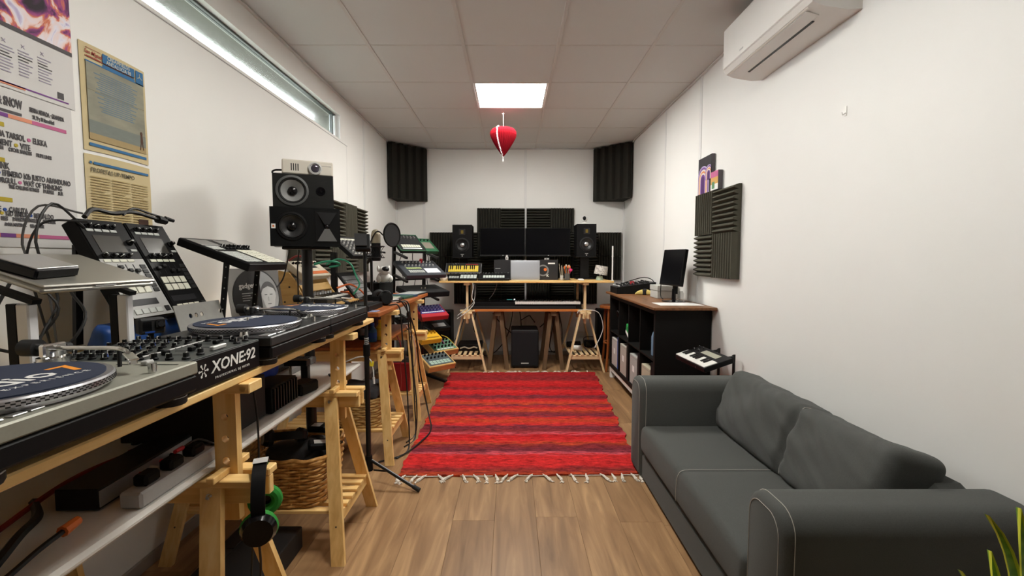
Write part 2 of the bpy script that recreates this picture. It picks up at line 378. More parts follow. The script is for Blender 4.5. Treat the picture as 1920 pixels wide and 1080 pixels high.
# ------------------------------------------------------------------ rug
rug_m = bpy.data.materials.new('striped_rug'); rug_m.use_nodes = True; nt = rug_m.node_tree; b = nt.nodes['Principled BSDF']; b.inputs['Roughness'].default_value = .95; b.inputs['Specular IOR Level'].default_value = .1
tc = nt.nodes.new('ShaderNodeTexCoord'); sp = nt.nodes.new('ShaderNodeSeparateXYZ'); nt.links.new(tc.outputs['Object'], sp.inputs[0])
mp = nt.nodes.new('ShaderNodeMapping'); mp.inputs['Scale'].default_value = (1.6, 9, 1); nt.links.new(tc.outputs['Object'], mp.inputs[0])
n1 = nt.nodes.new('ShaderNodeTexNoise'); n1.inputs['Scale'].default_value = 4; n1.inputs['Detail'].default_value = 6; nt.links.new(mp.outputs[0], n1.inputs['Vector'])
ad = nt.nodes.new('ShaderNodeMath'); ad.operation = 'MULTIPLY_ADD'; ad.inputs[1].default_value = .17; nt.links.new(n1.outputs[0], ad.inputs[0]); nt.links.new(sp.outputs[1], ad.inputs[2])
dv = nt.nodes.new('ShaderNodeMath'); dv.operation = 'MULTIPLY_ADD'; dv.inputs[1].default_value = 1 / 2.40; dv.inputs[2].default_value = -.035; nt.links.new(ad.outputs[0], dv.inputs[0])
cr = nt.nodes.new('ShaderNodeValToRGB'); el = cr.color_ramp.elements
A_, B_, C_, D_, E_, F_ = srgb(192, 42, 42), srgb(128, 42, 44), srgb(172, 28, 32), srgb(172, 66, 38), srgb(190, 78, 88), srgb(110, 42, 54)
seq = [(0, D_), (.025, B_), (.05, A_), (.105, A_), (.115, E_), (.13, F_), (.165, B_), (.18, D_), (.195, A_), (.235, C_), (.25, E_), (.262, B_), (.305, F_), (.318, A_), (.355, D_), (.375, A_), (.395, F_), (.425, B_), (.44, D_),
       (.47, A_), (.50, F_), (.515, D_), (.55, A_), (.575, B_), (.605, F_), (.62, C_), (.67, A_), (.70, B_), (.73, C_), (.79, A_), (.83, B_), (.85, C_), (1, C_)]
el[0].position, el[0].color = seq[0][0], (*seq[0][1], 1); el[1].position, el[1].color = 1, (*seq[-1][1], 1)
for p, c in seq[1:-1][:30]: e = el.new(p); e.color = (*c, 1)
n3 = nt.nodes.new('ShaderNodeTexNoise'); n3.inputs['Scale'].default_value = 9; n3.inputs['Detail'].default_value = 8; n3.inputs['Roughness'].default_value = .85
mp3 = nt.nodes.new('ShaderNodeMapping'); mp3.inputs['Scale'].default_value = (1.6, 5, 1); nt.links.new(tc.outputs['Object'], mp3.inputs[0]); nt.links.new(mp3.outputs[0], n3.inputs['Vector'])
r3 = nt.nodes.new('ShaderNodeMapRange'); r3.inputs[1].default_value = .38; r3.inputs[2].default_value = .62; r3.inputs[3].default_value = .42; r3.inputs[4].default_value = 1.55; nt.links.new(n3.outputs[0], r3.inputs[0])
mx = nt.nodes.new('ShaderNodeVectorMath'); mx.operation = 'SCALE'; nt.links.new(dv.outputs[0], cr.inputs[0]); nt.links.new(cr.outputs[0], mx.inputs[0]); nt.links.new(r3.outputs[0], mx.inputs['Scale']); nt.links.new(mx.outputs[0], b.inputs['Base Color'])
bp = nt.nodes.new('ShaderNodeBump'); bp.inputs['Strength'].default_value = .6; bp.inputs['Distance'].default_value = .008; nt.links.new(n3.outputs[0], bp.inputs['Height']); nt.links.new(bp.outputs[0], b.inputs['Normal'])
RUG = [(-.625, 2.43), (.735, 2.45), (.885, 4.715), (-.635, 4.70)]
rug = thing('rug', 'red rag rug with dark and orange stripes and white fringe on the floor', 'rug', (0, 2.44, 0))
nx, ny = 60, 100; vs = []; fs = []
for j in range(ny + 1):
    v = j / ny
    xl = RUG[0][0] + (RUG[3][0] - RUG[0][0]) * v + .006 * math.sin(v * 60) + .004 * math.sin(v * 143); xr = RUG[1][0] + (RUG[2][0] - RUG[1][0]) * v + .010 * math.sin(v * 50 + 1) + .006 * math.sin(v * 131)
    for i in range(nx + 1):
        u = i / nx; ys = RUG[0][1] + (RUG[1][1] - RUG[0][1]) * u; ye = RUG[3][1] + (RUG[2][1] - RUG[3][1]) * u
        vs.append((xl + (xr - xl) * u, ys + (ye - ys) * v - 2.44 + .004 * math.sin(u * 40), .0095 + .0016 * math.sin(v * 260) + .0015 * random.random()))
top = len(vs); vs += [(x, y, .0005) for x, y, z in vs[:top]]
for j in range(ny):
    for i in range(nx): a = j * (nx + 1) + i; fs.append((a, a + 1, a + nx + 2, a + nx + 1))
edge = [i for i in range(nx + 1)] + [j * (nx + 1) + nx for j in range(1, ny + 1)] + [ny * (nx + 1) + i for i in range(nx - 1, -1, -1)] + [j * (nx + 1) for j in range(ny - 1, 0, -1)]
for k in range(len(edge)): a, c = edge[k], edge[(k + 1) % len(edge)]; fs.append((a, a + top, c + top, c))
MB().add(vs, fs).build('woven_field', rug_m, rug, angle=60)
tas_m = mat('fringe_cotton', (.72, .66, .58), .9, noise=.15, nscale=90)
random.seed(3); tas = []
for q in range(6):
    t = MB(); kx = random.uniform(-.02, .02); ky = -random.uniform(.045, .075)
    t.tube([(0, .008, .008), (kx * .3, ky * .3, .010), (kx * 1.2, ky * .7, .006), (kx, ky, .005)], [.004, .007, .009, .007], 6)
    for w in range(3): t.tube([(kx, ky, .005), (kx + random.uniform(-.014, .014), ky - .012, .004), (kx + random.uniform(-.014, .014), ky - random.uniform(.010, .022), .003)], .0028, 4)
    tas.append(t.mesh('tassel'))
for x in [-.63, -.585, -.52, -.47, -.40, -.325, -.265, -.205, -.145, -.085, -.02, .035, .115, .18, .255, .335, .415, .50, .56, .615, .67, .715]:
    obj('tassel', random.choice(tas), tas_m, rug, (x, -.012 + (x + .625) * .0144, 0), (0, 0, random.uniform(-.6, .6)))
for k in range(20):
    x = -.30 + k * .058 + random.uniform(-.015, .015); obj('tassel', random.choice(tas), tas_m, rug, (x, 2.262 + (x + .6) * .01, 0), (0, 0, math.pi + random.uniform(-.9, .9)))
for k in range(5):
    p = [(-.6 + k * .3 + .02, -.012 + k * .004, .006), (-.5 + k * .3, -.018 + k * .004, .008), (-.4 + k * .3, -.012 + k * .004, .006)]
    MB().tube(p, .0025, 5).build('hem_cord', tas_m, rug)
# ------------------------------------------------------------------ soft shapes
from mathutils import noise as mnoise
import bmesh
def soft(lo, hi, r, n=(10, 10, 6), fn=None):
    """box with rounded edges, gridded so that fn(p) may puff or crease it"""
    lo, hi = Vector(lo), Vector(hi); bm = bmesh.new()
    il, ih = lo + Vector((r, r, r)), hi - Vector((r, r, r))
    def lin(a, b, k):      # denser near the ends so that the rounding shows
        t = [0, .25, .5, .75, 1]; e = [a + r * q for q in t] + [a + r + (b - a - 2 * r) * i / k for i in range(1, k)] + [b - r + r * q for q in t]; return e
    ax = [lin(lo[i], hi[i], n[i]) for i in range(3)]
    for a in range(3):
        u, w = [(1, 2), (2, 0), (0, 1)][a]
        for side in (0, 1):
            grid = []
            for q in ax[u]:
                row = []
                for t in ax[w]:
                    p = Vector((0, 0, 0)); p[a] = (lo, hi)[side][a]; p[u] = q; p[w] = t
                    c = Vector([min(max(p[i], il[i]), ih[i]) for i in range(3)]); d = p - c
                    p = c + d.normalized() * r if d.length > 1e-9 else p
                    row.append(bm.verts.new(p))
                grid.append(row)
            for i in range(len(grid) - 1):
                for j in range(len(grid[0]) - 1):
                    L = [grid[i][j], grid[i + 1][j], grid[i + 1][j + 1], grid[i][j + 1]]; bm.faces.new(L if side else L[::-1])
    bmesh.ops.remove_doubles(bm, verts=bm.verts, dist=1e-5)
    if fn:
        for v in bm.verts: v.co = fn(v.co.copy())
    m = MB(); bm.verts.index_update(); m.v = [tuple(v.co) for v in bm.verts]; m.f = [tuple(v.index for v in f.verts) for f in bm.faces]; bm.free(); return m

# ------------------------------------------------------------------ trestles
def make_trestle(label, top, wz, wx, wy, group, feet=.215):
    """adjustable trestle, long along x, A-frames spread along y; top = height of the carrying beam"""
    t = thing('trestle', label, 'trestle', group=group); dz = .0
    for sy in (-1, 1):
        for sx in (-1, 1):
            p0 = Vector((sx * .255, sy * .043, .625)); p1 = Vector((sx * .338, sy * feet, .0))
            d = (p0 - p1).normalized(); up = Vector((0, sy, 0)); up = (up - d * up.dot(d)).normalized()
            lg = MB(); a = Vector((sx * .026, 0, 0)); th = Vector((0, sy * .009, 0))
            vs = [p1 - a - th, p1 + a - th, p1 + a + th, p1 - a + th, p0 - a - th, p0 + a - th, p0 + a + th, p0 - a + th]
            lg.add(vs, [(0, 1, 2, 3)[::-1], (4, 5, 6, 7), (0, 1, 5, 4), (1, 2, 6, 5), (2, 3, 7, 6), (3, 0, 4, 7)] if sx * sx == 1 and sy * sx * 0 == 0 else [])
            leg = lg.build('leg', wz, t, angle=30)
            q = p0 + Vector((-sx * .0, sy * .010, -.022))
            bl = MB().cyl(q - Vector((0, sy * .008, 0)), q + Vector((0, sy * .005, 0)), .0095, .008, 12); bl.cyl(q, q + Vector((0, sy * .012, 0)), .005, n=8); bl.build('bolt', chrome, leg)
            kp = p0.lerp(p1, .78) + Vector((0, sy * .0085, 0)); MB().cyl(kp, kp + Vector((0, sy * .0018, 0)), .0035, n=8).build('screw', mat('dark_screw', (.06, .045, .03), .5), leg)
        rl = MB().box((-.370, sy * .013 if sy > 0 else -.034, .572), (.370, .034 if sy > 0 else -.013, .622), .002).build('rail', wx, t)
        MB().box((-.370, .013 if sy > 0 else -.055, .622), (.370, .055 if sy > 0 else -.013, .642), .003).build('rail_cap', wx, rl)
    for sx in (-1, 1):
        px = sx * .272; po = MB(); z = .515; holes = [h for h in [.675 + .058 * i for i in range(8)] if h < top - .06]
        for h in holes:
            if h - .02 > z: po.box((px - .029, -.011, z), (px + .029, .011, h - .02))
            po.plate_hole(px - .029, px + .029, h - .02, h + .02, -.011, .011, (px, h), .0095); z = h + .02
        po.box((px - .029, -.011, z), (px + .029, .011, top - .026)); po.build('post', wz, t, angle=30)
        MB().box((px - .010, -.078, .6425), (px + .010, .078, .660), .002).build('peg', wx, t)
        MB().cyl((px + sx * .06, -.03, top - .014), (px + sx * .06, .031, top - .014), .008, n=8).build('dowel', wx, t)
    MB().box((-.350, -.030, top - .026), (.350, .030, top), .002).build('top_beam', wx, t)
    for sx in (-1, 1):
        MB().box((sx * .318 - .011, -.172, .132), (sx * .318 + .011, .172, .176), .002).build('stretcher', wy, t)
    for k in range(6):
        y = -.145 + k * .058; MB().box((-.335, y - .016, .176), (.335, y + .016, .190), .002).build('slat', wx, t)
    return t
pale_x = ramp_mat('pale_pine_long', [(.25, srgb(214, 182, 130)), (.5, srgb(232, 203, 156)), (.75, srgb(240, 216, 174))], .5, (1.2, 14, 14), 3, 5, .4, .03, .12)
pale_y = ramp_mat('pale_pine_cross', [(.25, srgb(214, 182, 130)), (.5, srgb(232, 203, 156)), (.75, srgb(240, 216, 174))], .5, (14, 1.2, 14), 3, 5, .4, .03, .12)
tg = 'adjustable pine trestles'
TX = -1.015; TT = .884
tA = make_trestle('pine trestle with green headphones on its rail, nearest the camera', TT, pine_z, pine_x, pine, tg); tA.location = (TX, 1.165, 0)
dup(tA, (TX, 1.925, 0), label='pine trestle under the far end of the turntable table, holding a wicker basket')
dup(tA, (TX - .03, 2.79, 0), label='pine trestle under the near end of the brown synthesizer desk')
dup(tA, (TX - .015, 3.515, 0), label='pine trestle under the far half of the brown desk, with a red bin on it')
tD = make_trestle('pine trestle at the back desk end beside the synthesizer rack', .952, pale_pine, pale_x, pale_y, tg, .20); tD.location = (-.466, 5.105, 0); tD.rotation_euler = (0, 0, R(90))
dup(tD, (.79, 5.105, 0), label='pine trestle at the back desk end beside the bentwood stool')

# ------------------------------------------------------------------ table tops
def board(name, lo, hi, m, label, cat, bev=.003):
    return tag(bx(name, lo, hi, m, None, bev), label, cat)
board('tabletop', (-1.405, .10, TT), (-.690, 2.27, TT + .020), pine, 'pale pine table top carrying the turntables and mixer', 'table top')
board('desktop', (-1.405, 2.46, TT), (-.72, 3.92, TT + .024), brown_wood, 'brown wooden desk top covered with synthesizers and headphones', 'desk top')
board('desktop', (-.755, 4.74, .952), (1.082, 5.42, .972), pine_x, 'pale pine desk top below the two monitors', 'desk top')
sh = thing('wall_shelf', 'long white shelf board under the turntable table', 'shelf', (-1.05, 1.2, .642))
sm = mat('shelf_laminate', (.74, .72, .68), .35)
bx('board', (-.20, -1.1, .001), (.272, 1.125, .022), sm, sh, .008)
# low brown table with the piano under the back desk
lt = thing('low_table', 'low orange-brown wooden table under the back desk with piano', 'table', (.25, 5.095, 0))
bx('table_top', (-.655, -.27, .640), (.48, .27, .666), orange_wood, lt, .003)
dk = ramp_mat('dull_pine', [(.3, srgb(92, 72, 50)), (.7, srgb(112, 90, 64))], .6, (10, 10, 1), 3, 4)
for sx in (-1, 1):
    cx = -.09 + sx * .30
    bx('top_rail', (cx - .03, -.25, .59), (cx + .03, .25, .639), dk, lt)
    for s in (-1, 1):
        for y in (-.2, .2): MB().beam((cx + s * .03, y, .62), (cx + s * .10, y + (.05 if y > 0 else -.03), .0), .045, .02, (0, 1, 0), .002).build('leg', dk, lt)

# ------------------------------------------------------------------ sofa
SF = thing('sofa', 'small charcoal fabric two-seat sofa against the white wall', 'sofa', (.70, 1.12, 0))
def rrect(w, h, r, k=6, bottom=.012):
    """rounded rectangle in (y, z): 0..w, 0..h; big radius on the top corners"""
    P = []
    for (cx, cy, a0, rr) in ((w - bottom, bottom, -90, bottom), (w - r, h - r, 0, r), (r, h - r, 90, r), (bottom, bottom, 180, bottom)):
        for i in range(k + 1): t = R(a0 + 90 * i / k); P.append((cx + rr * math.cos(t), cy + rr * math.sin(t)))
    return P
def loft_x(poly, xs, ins, c):
    m = MB(); n = len(poly); vs = []
    for x, s in zip(xs, ins): vs += [(x, c[0] + (y - c[0]) * (1 - s / abs(c[2])), c[1] + (z - c[1]) * (1 - s / abs(c[3]))) for y, z in poly]
    fs = [(k * n + i, k * n + (i + 1) % n, (k + 1) * n + (i + 1) % n, (k + 1) * n + i) for k in range(len(xs) - 1) for i in range(n)]
    fs += [tuple(range(n))[::-1], tuple(range((len(xs) - 1) * n, len(xs) * n))]
    return m.add(vs, fs)
AW, AH, SL, SD = .185, .53, 1.47, .675
pol = rrect(AW, AH, .062)
for nm, y0 in (('arm', 0), ('arm', SL - AW)):
    m = loft_x(pol, [0, .004, .014, .03, SD], [.02, .010, .003, 0, 0], (AW / 2, AH / 2, AW / 2, AH / 2)); m.v = [(x, y + y0, z + .012) for x, y, z in m.v]
    arm = m.build(nm, fabric, SF, angle=50)
    for off, ins, x in ((0, .0200, -.0004), (1, -.0008, .0305)):
        c = (AW / 2, AH / 2); pts = [(x, y0 + c[0] + (y - c[0]) * (1 - ins / c[0]), .012 + c[1] + (z - c[1]) * (1 - ins / c[1])) for y, z in pol]
        MB().tube(pts[6:22], .0011, 5, 1).build('stitching', stitch_m, arm)
bx('back_frame', (SD - .115, AW, .02), (SD + .002, SL - AW, .525), fabric, SF, .02)
bx('base', (.012, AW, .012), (SD - .1, SL - AW, .150), fabric, SF, .012)
def seatfn(p):
    yc = (p.y - SL / 2); p.z += .010 * (1 - min(1, abs(yc) / .55) ** 2) * (1 if p.z > .2 else 0) - (.006 * math.exp(-(yc / .012) ** 2) if p.z > .25 else 0)
    if p.x < .03: p.x -= .006 * math.sin(max(0, min(1, (p.z - .155) / .15)) * math.pi) - .003 * math.exp(-(yc / .012) ** 2)
    return p
sc_ = soft((.004, AW + .003, .156), (SD - .118, SL - AW - .003, .305), .028, (10, 40, 4), seatfn).build('seat_cushion', fabric, SF, angle=60)
for dy in (0,):
    y = SL / 2 + dy
    MB().tube([(-.0045, y, .18), (-.0035, y, .24), (.004, y, .292), (.03, y, .313), (.12, y, .3145), (.35, y, .3145), (.5, y, .312)], .0013, 4).build('stitching', stitch_m, sc_)
def backfn(p):
    L = 1.06; u = p.y / L; v = p.z / .325
    puff = (math.sin(math.pi * min(1, max(0, u))) ** .2) * (math.sin(math.pi * min(1, max(0, v))) ** .5)
    k = .055 * puff
    seam = math.exp(-((p.y - .47) / .016) ** 2)
    fold = mnoise.noise(Vector((p.y * 3.2 + p.z * 5, p.z * 2.0 - p.y * 1.3, 1.7))) * .030 + mnoise.noise(Vector((p.y * 8 - p.z * 16, p.z * 6, 4.2))) * .018 + mnoise.noise(Vector((p.y * 21 - p.z * 30, p.z * 12, 9.2))) * .007
    if p.x < .1: p.x -= k - .030 * seam * puff + fold * .9 * min(1, v * 3 + .2)
    else: p.x += k * .5
    endp = 1 - (2 * abs(u - .5)) ** 6
    p.z += (-.004 * math.sin(math.pi * u) - .010 * seam + fold * .45 + .035 * max(0, u - .45) ** 1.2) * v
    p.z -= .05 * v * max(0, (u - .86) / .14) ** 2 * 0 - .012 * v * max(0, (.25 - u) / .25)
    return p
bc = soft((0, 0, 0), (.15, 1.06, .32), .038, (6, 90, 26), backfn)
Mb = Matrix.Translation((.395, AW + .022, .306)) @ Matrix.Rotation(R(17), 4, 'Y')
bc.v = [tuple(Mb @ Vector(p)) for p in bc.v]
bco = bc.build('back_cushion', fabric, SF, angle=70)
sp_ = []
for i in range(15):
    z = .02 + .30 * i / 14; q = soft((0, 0, 0), (.01, .01, .01), .001, (1, 1, 1)) if 0 else None
    p = backfn(Vector((0 if z < .27 else (z - .27) ** 1.6 * 2.3, .47, z))); p.x -= .0012; sp_.append(tuple(Mb @ p))
p = backfn(Vector((.07, .47, .32))); p.z += .001; sp_.append(tuple(Mb @ p))
MB().tube(sp_, .0016, 4, 2).build('stitching', stitch_m, bco)
for z in (.02,):
    for (x, y) in ((.05, .06), (.09, SL - .06), (SD - .06, .06), (SD - .06, SL - .06)): MB().cyl((x, y, 0), (x, y, .02), .02, n=10).build('foot', black_plastic, SF)

# ------------------------------------------------------------------ cube shelf on the right
KX0, KX1, KY0, KY1, KZ0, KZ1 = 1.005, 1.395, 3.13, 4.58, .115, .852
ks = thing('cube_shelf', 'black-brown cube shelf unit on a white leg frame along the wall', 'shelf unit', (KX0, KY0, 0))
D, L = KX1 - KX0, KY1 - KY0
for y in (0, L - .038): bx('end_panel', (0, y, KZ0), (D, y + .038, KZ1), black_wood, ks)
for z in (KZ0, KZ1 - .038): bx('shelf_board', (0, .038, z), (D, L - .038, z + .038), black_wood, ks)
bx('shelf_board', (.002, .038, (KZ0 + KZ1) / 2 - .008), (D, L - .038, (KZ0 + KZ1) / 2 + .008), black_wood, ks)
cw = (L - .076) / 4
for k in (1, 2, 3):
    for z0, z1 in ((KZ0 + .038, (KZ0 + KZ1) / 2 - .008), ((KZ0 + KZ1) / 2 + .008, KZ1 - .038)): bx('divider', (.002, .038 + cw * k - .008, z0), (D, .038 + cw * k + .008, z1), black_wood, ks)
bx('back_panel', (D - .006, .03, KZ0 + .03), (D - .001, L - .03, KZ1 - .03), black_wood, ks, 0)
for y in (.0, L - .045):
    for x in (.005, D - .05): bx('leg', (x, y, 0), (x + .045, y + .045, KZ0 - .04), white_paint, ks)
bx('leg_rail', (.005, 0, KZ0 - .04), (.05, L, KZ0), white_paint, ks); bx('leg_rail', (D - .05, 0, KZ0 - .04), (D - .005, L, KZ0), white_paint, ks)
tag(bx('shelf_top', (KX0 - .035, 3.05, KZ1), (1.40, 4.62, KZ1 + .02), walnut, None, .004), 'walnut-brown board lying on top of the black cube shelf', 'table top')

# ------------------------------------------------------------------ acoustic foam
def foam_mesh(n=9, s=.2915, d=.05, base=.018):
    m = MB(); h = s / 2; m.box((-h, -h, 0), (h, h, base)); w = s / n
    for i in range(n):
        x = -h + i * w; vs = [(x, -h, base), (x + w, -h, base), (x + w * .62, -h, d), (x + w * .38, -h, d), (x, h, base), (x + w, h, base), (x + w * .62, h, d), (x + w * .38, h, d)]
        m.add(vs, [(0, 1, 2, 3), (7, 6, 5, 4), (0, 3, 7, 4), (3, 2, 6, 7), (2, 1, 5, 6)])
    return m.mesh('foam_tile')
fm_b = foam_mesh(); fm_s = foam_mesh()
def foam_tile(c, nrm, vert, label, group, dark=False):
    """nrm: 'y-' on the back wall, 'x+' left wall, 'x-' right wall"""
    up = Vector((0, 0, 1)); z = {'y-': Vector((0, -1, 0)), 'x+': Vector((1, 0, 0)), 'x-': Vector((-1, 0, 0))}[nrm]; x = up.cross(z)
    M = frame(c, x, up) if vert else frame(c, up, -x)
    return tag(obj('foam_tile', fm_b if dark else fm_s, black_foam if dark else foam, None, M=M, angle=0), label, 'acoustic foam', group)
gB = 'black foam tiles on the back wall'
def ord_(k): return ['first', 'second', 'third', 'fourth', 'fifth', 'sixth', 'seventh', 'eighth'][k]
rows = [('top', 1.678, range(2, 6)), ('second', 1.383, range(8)), ('third', 1.088, range(8)), ('bottom', .793, range(1, 7))]
vert = {(0, 2): 1, (0, 3): 0, (0, 4): 0, (0, 5): 1, (1, 0): 1, (1, 1): 0, (1, 6): 0, (1, 7): 1, (2, 0): 1, (2, 1): 0, (2, 6): 0, (2, 7): 1, (3, 1): 1, (3, 2): 0, (3, 5): 0, (3, 6): 1}
for ri, (rn, z, cols) in enumerate(rows):
    for c in cols:
        x = -.857 + .2935 * c + (.022 if c > 3 else 0)
        v = vert.get((ri, c), (ri + c) % 2)
        foam_tile((x, BW - .0045 - .001, z), 'y-', v, '%s-ridged black foam tile on the back wall, %s in the %s row' % ('vertical' if v else 'horizontal', ord_(list(cols).index(c)), rn), gB, True)
for ri, (rn, z, cols) in enumerate((('upper', 1.522, (1, 2, 3, 4)), ('lower', 1.228, (0, 1, 2, 3, 4)))):
    for c in cols:
        v = (c + ri + 0) % 2 == 1 if ri == 0 else c % 2 == 0
        foam_tile((LW + .003, 3.045 + .297 * c, z), 'x+', v, '%s-ridged grey foam tile behind the stacked speakers, %s of the %s row' % ('vertical' if v else 'horizontal', ord_(list(cols).index(c)), rn), 'grey foam tiles on the wall behind the stacked speakers')
for (dy, dz, v, t) in ((0, 0, 1, 'lower tile beside the wall, farther from the black monitor'), (.294, 0, 0, 'lower tile directly behind the black monitor'), (0, .293, 0, 'upper tile beside the bare white wall'), (.294, .293, 1, 'upper tile under the arch painting')):
    foam_tile((RW - .003, 2.925 + dy, 1.222 + dz), 'x-', v, '%s-ridged grey foam, %s' % ('vertical' if v else 'horizontal', t), 'four grey foam tiles above the cube shelf')
# corner bass traps under the ceiling
def bass(name_label, sx):
    q = .375; n = 5; m = MB(); P = [Vector((0, 0)), ]
    a, b = Vector((0, -q)), Vector((q, 0)); d = (b - a) / n; nr = Vector((1, -1)).normalized()
    poly = [(0, 0), (0, -q)]
    for i in range(n):
        p = a + d * i; poly += [tuple(p + d * .12 + nr * .0), tuple(p + d * .30 + nr * .035), tuple(p + d * .70 + nr * .035), tuple(p + d * .88 + nr * .0)]
    poly += [(q, 0)]
    poly = [(x * sx, y) for x, y in poly]
    if sx < 0: poly = poly[::-1]
    return m, poly
for sx, x0, lab in ((1, LW + .021, 'black ridged corner bass trap under the ceiling, above the synthesizer rack'), (-1, RW - .021, 'black ridged corner bass trap under the ceiling, above the cube shelf')):
    m, poly = bass(lab, sx); m.prism(poly, 1.905, 2.534)
    o = m.build('bass_trap', trap_foam, None, angle=0); o.location = (x0, BW - .0215, 0); tag(o, lab, 'bass trap', 'corner bass traps')
# ------------------------------------------------------------------ controls shared by the music gear
white_mark = mat('white_mark', (.8, .8, .78), .5); pad_white = mat('pad_silicone', (.62, .62, .52), .6); pad_grey = mat('pad_grey', (.42, .44, .42), .6)
key_white = mat('key_white', (.82, .82, .78), .3); key_black = mat('key_black', (.01, .01, .01), .3); screen_m = mat('dark_screen', (.02, .02, .022), .45, spec=.2)
red_m = mat('red_plastic', (.42, .02, .03), .45); yellow_m = mat('yellow_plastic', (.75, .42, .02), .45); green_m = mat('green_plastic', (.01, .16, .035), .45); blue_m = mat('blue_plastic', (.01, .06, .30), .5)
orange_m = mat('orange_plastic', (.7, .16, .03), .5); cream_m = mat('cream_plastic', (.62, .56, .44), .5); silver_m = mat('silver_plate', (.56, .56, .55), .4, metal=.35, noise=.05, nscale=60)
def duo(a, ma, b, mb, name):
    k = len(a.f); m = MB(); m.v = list(a.v); m.f = list(a.f); m.add(b.v, b.f); me = m.mesh(name); me.materials.append(ma); me.materials.append(mb)
    for p in me.polygons:
        if p.index >= k: p.material_index = 1
    me.shade_smooth(); me.set_sharp_from_angle(angle=R(35)); return me
KN = {}
def knob_mesh(r, m, mark=white_mark, h=None):
    key = (round(r, 4), m.name, mark.name)
    if key not in KN:
        h = h or r * 2.0
        a = MB().lathe([(r * 1.15, 0), (r * 1.15, h * .25), (r * .85, h * .4), (r * .8, h), (0, h)], n=10); b = MB().box((-r * .12, 0, h), (r * .12, r * .85, h * 1.06)); b.box((-r * .12, r * .7, h * .4), (r * .12, r * .98, h * 1.0))
        KN[key] = duo(a, m, b, mark, 'knob')
    return KN[key]
BXM = {}
def box_mesh(w, d, h, bev, m, name):
    key = (round(w, 5), round(d, 5), round(h, 5), m.name, name)
    if key not in BXM:
        me = MB().box((-w / 2, -d / 2, 0), (w / 2, d / 2, h), bev).mesh(name); me.materials.append(m); BXM[key] = me
    return BXM[key]
def stuffpart(o): o['kind'] = 'stuff'; return o
def controls(par, z, items, joined=False):
    """lay knobs, pads, keys, faders, screens on a panel at height z of par"""
    for it in items:
        k = it[0]
        if k == 'knobs':
            _, x0, y0, x1, y1, nx, ny, r, m = it[:9]; acc = MB()
            for i in range(nx):
                for j in range(ny):
                    p = (x0 + (x1 - x0) * (i / (nx - 1) if nx > 1 else .5), y0 + (y1 - y0) * (j / (ny - 1) if ny > 1 else .5), z); a = random.uniform(-2.2, 2.2)
                    if joined: acc.cyl(p, (p[0], p[1], z + r * 2), r, r * .8, 7)
                    else: obj('knob', knob_mesh(r, m), m, par, p, (0, 0, a), angle=0)
            if joined: stuffpart(acc.build('knob_field', m, par))
        elif k in ('pads', 'buttons', 'faders'):
            _, x0, y0, x1, y1, nx, ny, m = it[:8]; gx, gy = (x1 - x0) / nx, (y1 - y0) / ny; hh = .004 if k == 'pads' else .003
            acc = MB()
            for i in range(nx):
                for j in range(ny):
                    cx, cy = x0 + gx * (i + .5), y0 + gy * (j + .5)
                    if k == 'faders':
                        q = random.uniform(-.3, .3) * gy
                        if joined: acc.box((cx - gx * .25, cy + q - .004, z), (cx + gx * .25, cy + q + .004, z + .010))
                        else:
                            obj('fader_slot', box_mesh(gx * .12, gy * .9, .0008, 0, screen_m, 'fader_slot'), screen_m, par, (cx, cy, z), angle=0); obj('fader_cap', box_mesh(gx * .55, .012, .011, .002, m, 'fader_cap'), m, par, (cx, cy + q, z + .0008), angle=0)
                    elif joined: acc.box((cx - gx * .42, cy - gy * .42, z), (cx + gx * .42, cy + gy * .42, z + hh))
                    else: obj(k[:-1], box_mesh(gx * .86, gy * .86, hh, .0012, m, k[:-1]), m, par, (cx, cy, z), angle=0)
            if joined: stuffpart(acc.build(k[:-1] + '_field', m, par, angle=0))
        elif k == 'screen':
            _, x0, y0, x1, y1, m = it[:6]; obj('screen', box_mesh(x1 - x0, y1 - y0, .0015, .0004, m, 'screen'), m, par, ((x0 + x1) / 2, (y0 + y1) / 2, z), angle=0)
        elif k == 'keys':
            _, x0, y0, x1, y1, n = it[:6]; w = (x1 - x0) / n; mw = it[6] if len(it) > 6 else key_white; mb = it[7] if len(it) > 7 else key_black
            aw, ab = MB(), MB()
            for i in range(n):
                if joined: aw.box((x0 + w * i + .0006, y0, z), (x0 + w * (i + 1) - .0006, y1, z + .006))
                else: obj('white_key' if mw is key_white else 'yellow_key', box_mesh(w - .0012, y1 - y0, .006, .001, mw, 'key'), mw, par, (x0 + w * (i + .5), (y0 + y1) / 2, z), angle=0)
                if i < n - 1 and i % 7 not in (2, 6):
                    yb = y0 + (y1 - y0) * .38
                    if joined: ab.box((x0 + w * (i + .72), yb, z + .006), (x0 + w * (i + 1.28), y1, z + .011))
                    else: obj('black_key', box_mesh(w * .56, y1 - yb, .006, .001, mb, 'black_key'), mb, par, (x0 + w * (i + 1), (yb + y1) / 2, z + .006), angle=0)
            if joined: stuffpart(aw.build('white_key_row', mw, par, angle=0)); stuffpart(ab.build('black_key_row', mb, par, angle=0))
